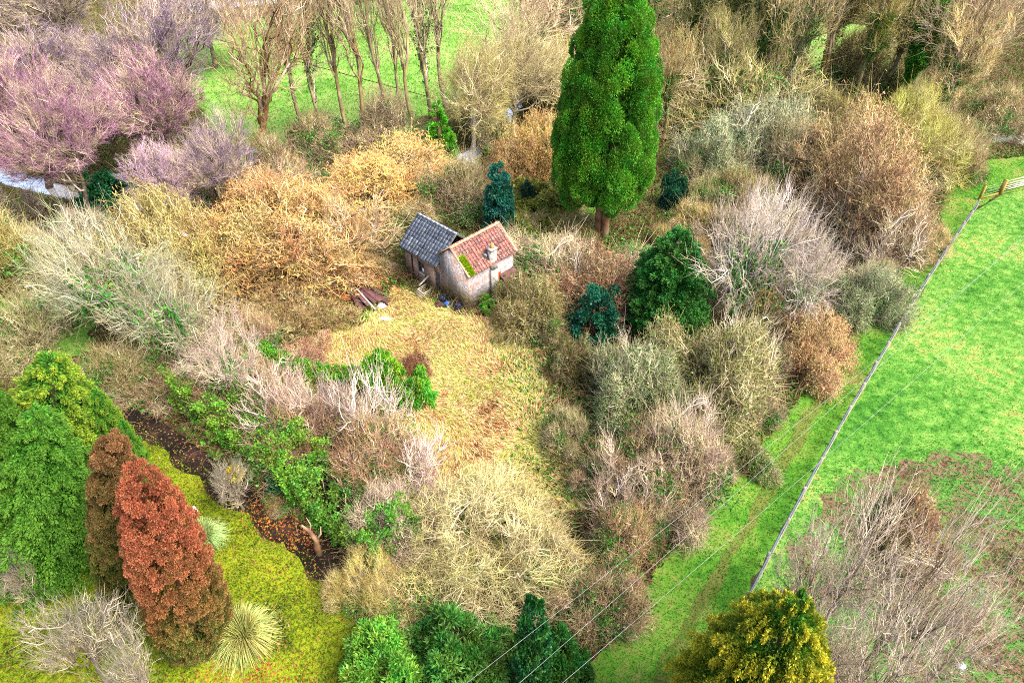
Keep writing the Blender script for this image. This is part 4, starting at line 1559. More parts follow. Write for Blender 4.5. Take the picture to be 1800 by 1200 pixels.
plank_crate()
pole = sheet_strip((738, 513), (757, 503), .12, .25, .7, 'wood', 'pale plank leaning up towards the slate wing wall', 5, None, 'leaning_plank', 'plank')


# ---------------------------------------------------------------- fence, gate, cables
def fence():
    pts = np.array([at(*p)[:2] for p in FENCE_PX])
    seg = np.linalg.norm(np.diff(pts, axis=0), axis=1)
    cum = np.concatenate([[0], np.cumsum(seg)])
    o0 = pts[0]
    root = empty('field_fence', (o0[0], o0[1], 0))
    tag(root, 'long post and rail fence with grey top rail along the field', 'fence')

    def pos(s):
        return np.array([np.interp(s, cum, pts[:, i]) for i in (0, 1)]) - o0
    n = int(cum[-1] / 2.4)
    ss = np.linspace(0, cum[-1], n + 1)
    rng = np.random.default_rng(3)
    me = None
    for k, s in enumerate(ss):
        p = pos(s)
        q = pos(min(s + .5, cum[-1])) - pos(max(s - .5, 0))
        mb = MB()
        mb.prism([(-.075, -.075), (.075, -.075), (.075, .075), (-.075, .075)], -.2, 1.2 + rng.uniform(-.04, .05), 'z', rng.uniform())
        po = mb.build('post', M['postwood'], root)
        po.location = (p[0], p[1], 0)
        po.rotation_euler = (rng.normal(0, .02), rng.normal(0, .02), math.atan2(q[1], q[0]))
    tt = np.linspace(0, cum[-1], n * 2 + 1)
    P = np.array([pos(s) for s in tt])
    T = norm(np.gradient(P, axis=0))
    Nn = np.stack([-T[:, 1], T[:, 0]], 1)

    def rail(name, z0, z1, half, off, m):
        V = []
        for p, nn, s in zip(P, Nn, tt):
            w_ = .006 * math.sin(s * 2.3) + .004 * math.sin(s * 5.1)
            for dx, dz in ((-half, z0), (half, z0), (half, z1), (-half, z1)):
                V.append((p[0] + nn[0] * (off + dx), p[1] + nn[1] * (off + dx), dz + w_))
        F = []
        for i in range(len(P) - 1):
            for j in range(4):
                F.append([4 * i + j, 4 * i + (j + 1) % 4, 4 * i + 4 + (j + 1) % 4, 4 * i + 4 + j])
        mb = MB()
        mb.add(V, np.array(F))
        mb.build(name, m, root)
    rail('top_rail', 1.09, 1.15, .042, 0, M['galv'])
    rail('lower_rail', .62, .72, .02, .08, M['postwood'])
    for z in (.2, .42, .9):
        mb = MB()
        mb.tube(np.column_stack([P + Nn * .065, np.full(len(P), z)]), .006, 4)
        mb.build('wire', M['wire'], root)


fence()


def gate():
    p, q = at(1757, 340), at(1850, 316)
    L = 3.4
    a = math.atan2(q[1] - p[1], q[0] - p[0])
    root = empty('field_gate', (p[0], p[1], 0), a)
    tag(root, 'pale weathered five bar wooden gate at the field corner', 'gate')
    for k, z in enumerate((.18, .36, .56, .8, 1.08)):
        mb = MB()
        mb.box(.2, .2 + L, -.02, .02, z, z + .1, k / 5)
        mb.build('bar', M['wood'], root)
    for x in (.2, .2 + L - .09):
        mb = MB()
        mb.box(x, x + .09, .021, .07, .1, 1.25)
        mb.build('stile', M['wood'], root)
    mb = MB()
    mb.prism([(.3, .2), (.42, .2), (3.4, 1.06), (3.28, 1.06)], -.06, -.023, 'y')
    mb.build('brace', M['wood'], root)
    for lb, px, py, wd, h in (('thick moss covered gate post at the hinge side of the gate', 1757, 341, .15, 1.35),
                              ('thin mossy corner post where the long fence begins', 1721, 351, .09, 1.35)):
        c = at(px, py)
        mb = MB()
        mb.prism([(-wd, -wd), (wd, -wd), (wd, wd), (-wd, wd)], -.2, h, 'z')
        mb.prism([(-wd * .8, -wd * .8), (wd * .8, -wd * .8), (wd * .8, wd * .8), (-wd * .8, wd * .8)], h, h + .05, 'z')
        o = mb.build('gate_post', M['mosswood'])
        o.location = (c[0], c[1], 0)
        o.rotation_euler = (0, 0, a)
        tag(o, lb, 'post')
    c, d = at(1721, 351), at(1757, 341)
    root = empty('wire_panel', (c[0], c[1], 0), math.atan2(d[1] - c[1], d[0] - c[0]))
    tag(root, 'short wire panel with low plank between the two mossy posts', 'fence panel')
    L = np.linalg.norm(d - c)
    for z in (.4, .7, 1.0, 1.2):
        mb = MB()
        mb.tube([(.1, 0, z), (L - .16, 0, z)], .008, 4)
        mb.build('wire', M['wire'], root)
    mb = MB()
    mb.box(.1, L - .16, -.03, .03, .02, .2)
    mb.build('plank', M['mosswood'], root)


gate()


def cable(a, b, lb, z=7.5):
    p, q = at(a[0], a[1], z), at(b[0], b[1], z)
    d = q - p
    p, q = p - d * .6, q + d * 1.2
    t = np.linspace(0, 1, 60)
    P = p[None] + (q - p)[None] * t[:, None]
    P[:, 2] += 1.0 * (4 * (t - .5) ** 2) - .15
    mb = MB()
    mb.tube(P, .0045, 5)
    o = mb.build('overhead_cable', M['cable'])
    tag(o, lb, 'cable', 'overhead cables crossing the track')


cable((830, 1197), (1553, 620), 'upper of the thin overhead cables, nearest the bare bushes')
cable((920, 1198), (1667, 533), 'middle overhead cable crossing the worn track and fence')
cable((995, 1198), (1667, 613), 'lower overhead cable, nearest the golden conifer')

# ================================================================ trees and shrubs
def C(twig, bark='#6a6055', extra=None, ivy=None):
    d = {'twig': twig, 'bark': bark}
    if extra:
        d['extra'] = extra
    if ivy:
        d['ivy'] = ivy
    return d


PUR = C('#6e5c70', '#342e2c')
PINK = C('#866078', '#342e2c')
GAL = 'purple twigged alders at the upper left'
for k, (kd, tx, ty, by, w_, col, lb) in enumerate([
        (0, 235, 92, 335, 185, PINK, 'pink topped alder, brightest and roundest crown of the purple group'),
        (1, 345, 200, 405, 160, PUR, 'low mauve alder nearest the large forked bare tree'),
        (2, 220, -10, 255, 235, PUR, 'broad mauve alder directly behind the pink topped one'),
        (1, 40, 20, 250, 200, PUR, 'mauve alder at the left edge behind the pinkest left one'),
        (0, 60, 150, 400, 215, PINK, 'rose pink alder standing at the left edge by the water'),
        (2, 140, 105, 310, 150, C('#7c6a70', '#443c38'), 'greyish purple alder between the two pink ones'),
        (0, 30, -110, 170, 240, C('#7a6c70', '#443c38'), 'dull grey mauve alder in the top left corner'),
        (2, 335, -40, 120, 170, C('#83727a', '#443c38'), 'thin mauve alder beside the bright white pond'),
        (1, -40, 60, 330, 210, PINK, 'half hidden rose alder cut by the left edge'),
        (1, 265, 235, 420, 150, C('#a1849c', '#5a4c48'), 'small dusky alder below the pink topped one')]):
    tree('alder%d' % kd, tx, ty, by, w_ * 1.15, 'alder_tree', 'tree', lb, col, GAL)

tree('forked', 455, -190, 300, 240, 'forked_tree', 'tree', 'big bare forked tree with brown trunk before the far meadow', C('#8c7458', '#543a26'), base_x=468)
GPO = 'tall bare trees in a row before the meadow'
for k, (bx, by, w_, vr, bk, lb) in enumerate([
        (548, 262, 85, 0, '#5d5544', 'ivy footed bare tree, first right of the forked tree'),
        (580, 258, 70, 2, '#5d5544', 'slim bare tree with dark green ivied foot, second right of the forked tree'),
        (614, 250, 80, 1, '#6a5c46', 'bare tree right of the two ivied ones, brown trunk'),
        (650, 258, 90, 3, '#75634a', 'thick brown leaning bare tree in the middle of the row'),
        (686, 252, 70, 1, '#6d614c', 'thin bare tree just right of the thick leaning one'),
        (712, 230, 60, 3, '#665b48', 'slender bare tree set back in the row'),
        (738, 250, 75, 1, '#6d614c', 'bare tree left of the bright green conifer in the row'),
        (760, 215, 85, 2, '#5a5040', 'stout dark bare tree behind the bright green conifer'),
        (784, 190, 80, 3, '#62584a', 'dark trunked bare tree at the right end of the row')]):
    tree('poplar%d' % vr, 900 + (bx - 900) * 1.28 - 25, -230, by, w_ * 1.7, 'bare_tree', 'tree', lb, C('#9a8a70', bk, ivy='#2a5420'), GPO, base_x=bx)

GWI = 'olive bare trees along the stream'
for kd, tx, ty, by, w_, tw, bk, lb, bx in [
        ('willow0', 838, 55, 262, 190, '#a8a06a', '#b9b09a', 'pale trunked olive tree standing in the stream', 832),
        ('willow1', 905, 20, 235, 210, '#b0a680', '#8f8670', 'beige olive tree right behind the stream tree', None),
        ('woods0', 925, -70, 180, 210, '#b5a288', '#857a66', 'beige bare tree at the top between stream and cypress', None),
        ('willow1', 985, 60, 215, 150, '#a39a5c', '#8c8040', 'mossy yellow limbed tree just left of the cypress', None),
        ('woods2', 1010, -120, 130, 200, '#b09a80', '#7d705c', 'far beige tree hidden by the cypress top', None),
        ('woods0', 1195, 10, 250, 130, '#9a8a5c', '#6d6040', 'ochre bare tree just right of the cypress', None)]:
    tree(kd, tx, ty, by, w_, 'stream_tree', 'tree', lb, C(tw, bk), GWI, base_x=bx)

GWO = 'bare woodland trees at the upper right'
for kd, tx, ty, by, w_, tw, bk, lb, iv in [
        ('woods2', 1260, -210, 170, 190, '#9e985e', '#5d5544', 'olive bare tree, nearest the cypress top in the upper wood', None),
        ('woods1', 1345, -230, 190, 150, '#989256', '#4d4a30', 'ivy wrapped dark tree left of the green gap', '#3c5c1e'),
        ('woods1', 1402, -200, 205, 140, '#9c945a', '#544c34', 'ivy wrapped olive tree beside the green gap', '#33581e'),
        ('woods0', 1470, -210, 175, 150, '#a3966a', '#675a44', 'open brown tree standing in the green gap', None),
        ('woods2', 1550, -200, 170, 160, '#a89a62', '#75683c', 'olive yellow tree between the gap and the ivied tree', None),
        ('woods0', 1500, -230, 150, 150, '#a09468', '#5f5440', 'slim brown tree among others in the green gap', None),
        ('woods2', 1440, -170, 130, 140, '#968c60', '#574e3c', 'olive tree at the left rim of the green gap', None),
        ('woods2', 1745, -40, 250, 170, '#b09a70', '#76685a', 'beige tree above the gate in the right hand wood', None),
        ('woods0', 1800, -160, 240, 190, '#b59f86', '#7d6e5e', 'beige pink tree at the right edge above the gate', None),
        ('woods0', 1720, -220, 130, 200, '#b09a80', '#7d6e5e', 'pale tree in the top right corner', None),
        ('woods2', 1300, -20, 215, 130, '#8e8a54', '#4d4838', 'short olive tree behind the mossy dome', None),
        ('woods0', 1150, -130, 120, 210, '#ab9a6a', '#6f6350', 'pale tree behind the cypress at the top', None),
        ('woods1', 1610, -150, 200, 120, '#9c9250', '#5f5638', 'ivied olive tree left of the green ivy tower', '#4a6c20')]:
    tree(kd, tx, ty, by, w_, 'woodland_tree', 'tree', lb, C(tw, bk, ivy=iv), GWO)


GIV = 'slender ivied trees in the upper right wood'
for k, (bx, by, w_, vr, bk, lb) in enumerate([
        (1212, 165, 90, 1, '#4a4234', 'thin dark trunk nearest the cypress in the upper wood'),
        (1318, 205, 100, 0, '#4a4432', 'ivied slender tree left of the dark hollow'),
        (1376, 215, 90, 2, '#4a4230', 'ivied slender tree standing in the dark hollow'),
        (1425, 190, 90, 3, '#5a4c3a', 'slender brown tree at the left side of the green gap'),
        (1482, 175, 95, 0, '#5a4e3a', 'ivied slender tree inside the green gap'),
        (1535, 180, 90, 2, '#564a38', 'ivied slender tree at the right side of the green gap'),
        (1598, 170, 95, 1, '#5c503e', 'slender tree left of the ivy covered tower')]):
    tree('poplar%d' % vr, 900 + (bx - 900) * 1.24, -200, by, w_ * 1.5, 'slender_tree', 'tree', lb, C('#a39468', bk, ivy='#376624'), GIV, base_x=bx)


def ivy_tower():
    def make():
        tr, cr, (B4, B3, B1) = grow(160, 16, 9, z0=4, n1=16, n2=80, n3=450, n4=2600, tw=0.8, r0=.26, up=.4, rt=.014, r3=.02, r2=.045, trunk_top=.85)
        rng = np.random.default_rng(161)
        A = tr[0][np.hypot(tr[0][:, 0], tr[0][:, 1]) < 3.4]
        P = A[rng.integers(0, len(A), 2600)]
        V, F, a = lobe_foliage(rng, P, np.full(len(P), .5), np.tile([[0, 0, 1.0]], (len(P), 1)), 9, .3, .4, 2, .1, .3, .6)
        return 16, 9, [('trunk', part_mesh('trunk_mesh', tr), 'bark', 'bark'), ('crown', part_mesh('crown_mesh', cr), 'twig', 'twig'),
                       ('ivy', mesh_np('ivy_mesh', V, F, {'rnd': a}), 'leaf', 'ivy')]
    return tree_parts('ivytower', make)


KIND['ivytower'] = ivy_tower
tree('ivytower', 1668, -50, 195, 130, 'ivy_covered_tree', 'tree', 'bright green ivy covered tree in the upper right wood', C('#8f8a50', '#5c5238', ivy='#3f7a1c'))

# ---- cypress and the other evergreens
tree('cypress', 1092, -64, 416, 186, 'cypress_tree', 'tree', 'tall dense bright green cypress towering behind the house', C('#48821c', '#7d5f4a'), rz=0.6)
tree('bronze0', 190, 748, 1045, 108, 'bronze_conifer', 'tree', 'slimmer brownish conifer, green below, behind the red one', C('#7c5c3c', '#5c4434'), base_x=222)
tree('bronze1', 240, 826, 1128, 146, 'bronze_conifer', 'tree', 'stout red conifer in front, winter bronzed from top to skirt', C('#8f5038', '#5c4434'), base_x=350)
GSP = 'dark evergreens at the left edge'
tree('spruce', 85, 592, 900, 300, 'green_conifer', 'tree', 'largest yellow tipped green conifer at the left edge', C('#7c8c24', '#5c4c3a'), GSP, base_x=112)
tree('spruce', 60, 690, 965, 290, 'green_conifer', 'tree', 'dark green conifer below the yellow tipped one', C('#4c7020', '#5c4c3a'), GSP, base_x=90)
tree('spruce', 168, 668, 890, 170, 'green_conifer', 'tree', 'green conifer behind the brownish bronzed one', C('#6a8022', '#5c4c3a'), GSP, base_x=185)
tree('spruce', 214, 728, 900, 120, 'green_conifer', 'tree', 'small green conifer beside the mossy lawn top', C('#567a22', '#5c4c3a'), GSP, base_x=232)
tree('spruce', -20, 640, 970, 240, 'green_conifer', 'tree', 'dark conifer cut by the left edge', C('#4a661a', '#5c4c3a'), GSP, base_x=5)
tree('golden', 1405, 1052, 1340, 310, 'golden_conifer', 'tree', 'golden tipped green conifer at the bottom edge by the track', C('#b4a82c', '#5c4c3a'))
tree('yew', 1196, 405, 580, 158, 'yew_tree', 'tree', 'dense dark green yew in the middle of the bushes', C('#2c6422', '#54402e'))
tree('cone', 768, 180, 285, 66, 'young_conifer', 'tree', 'small bright green conifer under the row of tall bare trees', C('#4f9420', '#54402e'))
tree('column', 876, 288, 412, 58, 'teal_conifer', 'tree', 'blue green upright conifer behind the house', C('#1f5c4a', '#54402e'))
tree('column', 928, 318, 372, 36, 'dark_conifer', 'tree', 'small very dark conifer right of the blue green one', C('#1c4030', '#54402e'))
tree('column', 940, 1055, 1230, 74, 'dark_holly', 'tree', 'dark glossy holly column at the bottom under the yellow bush', C('#1f5420', '#54402e'))
dome('bushround', 630, 606, 728, 732, 'round_bush', 'bush', 'rounded bright green bush in the clearing', C('#55881a', '#5c4c3a'))
dome('ivyheap', 700, 652, 770, 728, 'leafy_bush', 'bush', 'low light green leafy bush beside the rounded bush', C('#5c9a30', '#5c4c3a'))
dome('bramble0', 700, 622, 760, 672, 'brown_bush', 'bush', 'small rusty brown bush behind the rounded green one', C('#7a4a34', '#5c4434', '#7a4a34'))
dome('holly', 148, 296, 250, 382, 'dark_holly_bush', 'bush', 'dark green holly bush below the purple alders', C('#1c5a34', '#54402e'))
dome('holly', 985, 500, 1100, 625, 'dark_holly_bush', 'bush', 'dark teal holly under the rusty bush', C('#14503a', '#54402e'))
dome('ivyheap', 905, 562, 975, 612, 'dark_ivy_bush', 'bush', 'small dark green bush at the right rim of the clearing', C('#2c5c1e', '#54402e'))
dome('ivyheap', 838, 520, 885, 556, 'ivy_bush', 'bush', 'low green ivy clump at the front house corner', C('#4c8424', '#54402e'))
dome('ivyheap', 945, 468, 1000, 528, 'ivy_bush', 'bush', 'small bright green bush right of the house', C('#4a9030', '#54402e'))
dome('holly', 1230, 240, 1310, 320, 'dark_holly_bush', 'bush', 'dark green holly between the grey lichened shrubs', C('#2a6238', '#54402e'))
dome('ivyheap', 1150, 310, 1215, 380, 'dark_holly_bush', 'bush', 'dark bush at the right foot of the cypress', C('#1f5238', '#54402e'))
dome('laurel', 610, 1050, 800, 1290, 'laurel_bush', 'bush', 'bright green narrow leaved laurel at the bottom, left one', C('#568a2c', '#54402e'), 'narrow leaved laurels at the bottom edge', hmax=2.8)
dome('laurel', 710, 1035, 935, 1290, 'laurel_bush', 'bush', 'darker narrow leaved laurel left of the holly column', C('#3f6e26', '#54402e'), 'narrow leaved laurels at the bottom edge', hmax=2.8)
dome('laurel', 900, 1110, 1040, 1260, 'laurel_bush', 'bush', 'dark laurel right of the holly column at the bottom', C('#2f6424', '#54402e'), 'narrow leaved laurels at the bottom edge', hmax=2.8)
dome('ivyheap', 860, 330, 1035, 425, 'olive_bush', 'bush', 'olive brown evergreen bush left of the cypress foot', C('#6c7428', '#54402e'))

for lb, x0, y0, x1, y1, col in [
        ('pampas clump with pale arching leaves in front of the red conifer', 395, 1050, 505, 1160, '#a5aa5e'),
        ('grey green pampas clump half behind the red conifer', 338, 898, 408, 970, '#9ab06a')]:
    dome('pampas', x0, y0, x1, y1, 'pampas_grass', 'ornamental grass', lb, C(col), 'pampas clumps on the mossy lawn')

# ---- clipped and overgrown hedges
def hedge(name, pts, wid, hgt, seed, label, col, dens=110, size=.13, cat='hedge', hj=.25):
    rng = np.random.default_rng(seed)
    p = gpoly(pts)
    t = np.linspace(0, len(p) - 1, 400)
    q = np.stack([np.interp(t, np.arange(len(p)), p[:, i]) for i in (0, 1)], 1)
    L = np.sum(np.linalg.norm(np.diff(q, axis=0), axis=1))
    o0 = p[0]
    n = int(L * wid * dens / 6)
    tn = norm(np.gradient(q, axis=0))
    i = rng.integers(0, 400, n)
    u = rng.uniform(-1, 1, n)
    hz = hgt * (1 + hj * np.sin(t[i] * 2.1 + seed) * .6 + hj * rng.normal(0, .5, n))
    side = rng.uniform(0, 1, n) < .55
    z = np.where(side, rng.uniform(.05, .95, n), .95) * hz
    uu = np.where(side, np.sign(u) * rng.uniform(.75, 1.0, n), u)
    nn = np.stack([-tn[i, 1], tn[i, 0]], 1)
    P = np.column_stack([q[i] - o0 + nn * (uu * wid / 2)[:, None], z])
    O = norm(np.column_stack([nn * (np.where(side, np.sign(uu), .2 * uu))[:, None], np.where(side, .4, 1.0)]))
    V, F, a = lobe_foliage(rng, P, np.full(n, .3), O, 42, size, .36, 2, .2, .6, .6, (.3, 1))
    V[:, 2] = np.maximum(V[:, 2], .02)
    root = empty(name, (o0[0], o0[1], 0))
    tag(root, label, cat)
    obj('leaves', mesh_np('leaves_mesh', V, F, {'rnd': a}), M['leaf'], root, col)
    mb = MB()
    for k in range(0, 400, max(1, int(400 / (L / .7)))):
        b = q[k] - o0
        e = rng.normal(0, .25, 2)
        mb.tube([(b[0], b[1], -.05), (b[0] + e[0] * .4, b[1] + e[1] * .4, hgt * .5), (b[0] + e[0], b[1] + e[1], hgt * .9)], [.05, .04, .02], 5, rng.uniform())
    mb.build('stems', M['bark'], root, '#4c4032')


hedge('ivy_hedge', [(345, 706), (405, 748), (462, 790), (514, 835), (555, 872)], 2.5, 2.2, 1, 'broad ivy hedge beside the dark lane, upper stretch', '#5a8626', hj=.5)
hedge('ivy_hedge', [(560, 872), (610, 912), (660, 955), (705, 990)], 2.5, 2.0, 2, 'ivy hedge beside the dark lane, stretch nearest the yellow bush', '#527e28', hj=.5)
hedge('clipped_hedge', [(412, 592), (450, 615), (485, 640), (530, 655), (575, 668), (640, 672)], .75, .85, 3, 'low narrow curving privet hedge left of the clearing', '#4a8418', 130, .11, hj=.08)
dome('column', 478, 800, 545, 880, 'dark_holly_bush', 'bush', 'dark green bush poking from the ivy hedge', C('#256038', '#54402e'))

# ---- white and grey bare trees
GWH = 'pale bare spreading trees'
for kd, tx, ty, by, w_, tw, bk, lb, iv in [
        (0, 130, 335, 600, 330, '#868a74', '#8c8e80', 'largest pale grey green spreading tree at the left edge', '#3f7a26'),
        (1, 225, 400, 655, 230, '#8c8c76', '#8c8878', 'grey green spreading tree in front of the largest one', '#3f8a26'),
        (2, 362, 538, 720, 200, '#b7a49a', '#b5aaa2', 'pinkish white fan tree with two ivied stems', '#3f7a26'),
        (1, 1368, 262, 575, 260, '#a49894', '#aaa6a4', 'big silvery white bare tree right of the yew', '#4a7a30'),
        (2, 1450, 380, 590, 200, '#a89c98', '#a8a4a2', 'grey bare tree right beside the big silvery one', '#4a7a30')]:
    tree('white%d' % kd, tx, ty, by, w_, 'pale_tree', 'tree', lb, C(tw, bk, ivy=iv), GWH)
GSA = 'whitish bare saplings'
for k, (x0, y0, x1, y1, tw, lb) in enumerate([
        (480, 680, 640, 850, '#b5a49c', 'pale sapling fan left in the reddish brush'),
        (580, 650, 760, 860, '#b9aaa4', 'tallest white sapling fan right in the reddish brush'),
        (660, 760, 800, 900, '#b8a2a0', 'low pinkish white saplings before the straw clearing'),
        (1280, 330, 1400, 470, '#b4aaa8', 'thin white sapling left of the big silvery tree'),
        (1130, 690, 1260, 850, '#b4a49a', 'pale sapling rising from the pinkish grey bush'),
        (1050, 610, 1160, 750, '#a8a08c', 'grey sapling rising from the grey green lichened thicket'),
        (1170, 540, 1320, 720, '#b0a692', 'beige sapling rising from the largest olive thicket'),
        (930, 410, 1050, 540, '#b4a48c', 'straw coloured sapling right of the tiled roof'),
        (1070, 440, 1160, 540, '#a08c7a', 'brownish sapling in the rusty bush'),
        (1420, 260, 1560, 420, '#b0a08c', 'beige sapling rising from the orange tan hazels'),
        (1490, 360, 1610, 500, '#aea08e', 'grey beige sapling right of the big silvery tree'),
        (1010, 800, 1150, 960, '#ae9c8c', 'pale sapling at the near end of the clearing'),
        (420, 360, 560, 500, '#b09a78', 'tan sapling rising from the golden brown hazel'),
        (280, 380, 420, 540, '#a8a078', 'olive sapling rising from the yellow olive hazel'),
        (560, 340, 690, 480, '#b49c78', 'golden sapling beside the slate wing'),
        (420, 640, 560, 800, '#b09a90', 'pinkish sapling behind the ivy hedge'),
        (1240, 180, 1370, 320, '#a6a890', 'lichened sapling in the grey green shrubs')]):
    dome('sapling%d' % (k % 3), x0, y0, x1, y1, 'pale_sapling', 'sapling', lb, C(tw, '#b8aea8'), GSA)

# ---- golden hazels and other twiggy shrubs
GHA = 'golden catkin hazels'
for k, (x0, y0, x1, y1, tw, ex, lb) in enumerate([
        (560, 270, 760, 400, '#bca070', '#dcb264', 'brightest golden catkin hazel left of the slate roof'),
        (395, 335, 650, 520, '#a2885e', '#c2985c', 'broad golden brown hazel in the middle left of the house'),
        (260, 340, 450, 540, '#98905a', '#a8985c', 'yellow olive hazel left of the golden brown one'),
        (520, 380, 695, 482, '#94744c', '#a8824c', 'orange brown hazel directly left of the house'),
        (900, 195, 1010, 330, '#a08c5c', '#d0b068', 'catkin hazel just left of the cypress'),
        (1345, 515, 1490, 680, '#a58c68', '#cca878', 'pale orange hazel standing alone beside the track'),
        (1370, 240, 1560, 420, '#a08a68', '#b8966a', 'orange tan hazel left of the pair below the willow'),
        (1470, 280, 1625, 470, '#a08c6c', '#b8986c', 'orange tan hazel at the track below the yellow green willow'),
        (400, 300, 560, 420, '#a58a6a', '#bf9a62', 'duller hazel behind the golden brown one'),
        (880, 215, 960, 340, '#a0845c', '#b8925a', 'brownish hazel at the stream behind the blue green conifer')]):
    dome('hazel%d' % (k % 3), x0, y0, x1, y1, 'hazel_bush', 'bush', lb, C(tw, '#75624a', ex), GHA)

GTH = 'leafless bushes'
TH = [
    (0, 470, 285, 560, 380, '#a58a80', 'small pinkish grey bush behind the golden hazels'),
    (1, 745, 300, 870, 405, '#a0906a', 'beige brown bush right behind the slate roof'),
    (2, 900, 410, 1080, 530, '#b09c84', 'pale straw coloured bush right of the tiled roof'),
    (3, 1195, 120, 1385, 255, '#8c8858', 'mossy olive dome right of the cypress'),
    (0, 1020, 750, 1180, 900, '#a48668', 'beige bush at the end of the straw clearing'),
    (1, 1060, 725, 1270, 945, '#a08c7e', 'pinkish grey bush beside the track'),
    (2, 1010, 840, 1165, 1040, '#a08062', 'brown bush between the pinkish bush and the yellow bush'),
    (3, 980, 980, 1100, 1150, '#957a62', 'dark brown bush under the overhead cables'),
    (0, 455, 680, 640, 875, '#8f6a5a', 'reddish brown brush beside the ivy hedge'),
    (1, 560, 720, 760, 910, '#8c6652', 'reddish brush right of the ivy hedge, lower part'),
    (2, 255, 570, 330, 680, '#8c7a5c', 'brown bush between the pale trees at the left'),
    (3, 380, 620, 480, 740, '#94785e', 'dull brown bush above the ivy hedge'),
    (1, 640, 850, 760, 990, '#b09a92', 'whitish bush left of the large yellow bush'),
    (2, 1250, 650, 1350, 780, '#94806e', 'grey brown bush right of the olive thicket'),
    (3, 1560, 400, 1655, 470, '#b09a6c', 'small tan bush at the track bend'),
    (0, 1450, 440, 1555, 560, '#9a9a80', 'grey green bush leaning over the track'),
    (1, 1640, 250, 1720, 330, '#a08a6a', 'brown bush where the worn path leaves the wood'),
    (3, -60, 380, 90, 520, '#94904c', 'yellow olive bush cut by the left edge'),
    (0, 320, 330, 420, 420, '#9a7f8c', 'mauve grey bush beside the dark holly'),
    (1, 1170, 370, 1260, 440, '#8c7648', 'ochre bush at the right of the cypress trunk'),
    (2, 590, 220, 760, 310, '#8c7462', 'brown brush at the feet of the tall bare trees'),
    (3, 420, 250, 520, 350, '#74604c', 'dark brown brush round the forked tree foot'),
    (0, 1600, 190, 1700, 290, '#9c8c68', 'olive beige bush below the ivy covered tree'),
    (1, 1385, 170, 1470, 260, '#6c6438', 'dark olive bush by the hidden water'),
    (3, 80, 930, 160, 990, '#9c7a60', 'small pinkish brown bush under the green conifers'),
    (2, -30, 870, 60, 950, '#8c745c', 'brown brush at the left edge under the conifers'),
    (0, 640, 1000, 720, 1070, '#a38a68', 'beige twiggy bush at the end of the dark lane'),
    (2, 1240, 300, 1330, 400, '#8f7e54', 'ochre bush under the silvery white tree'),
]
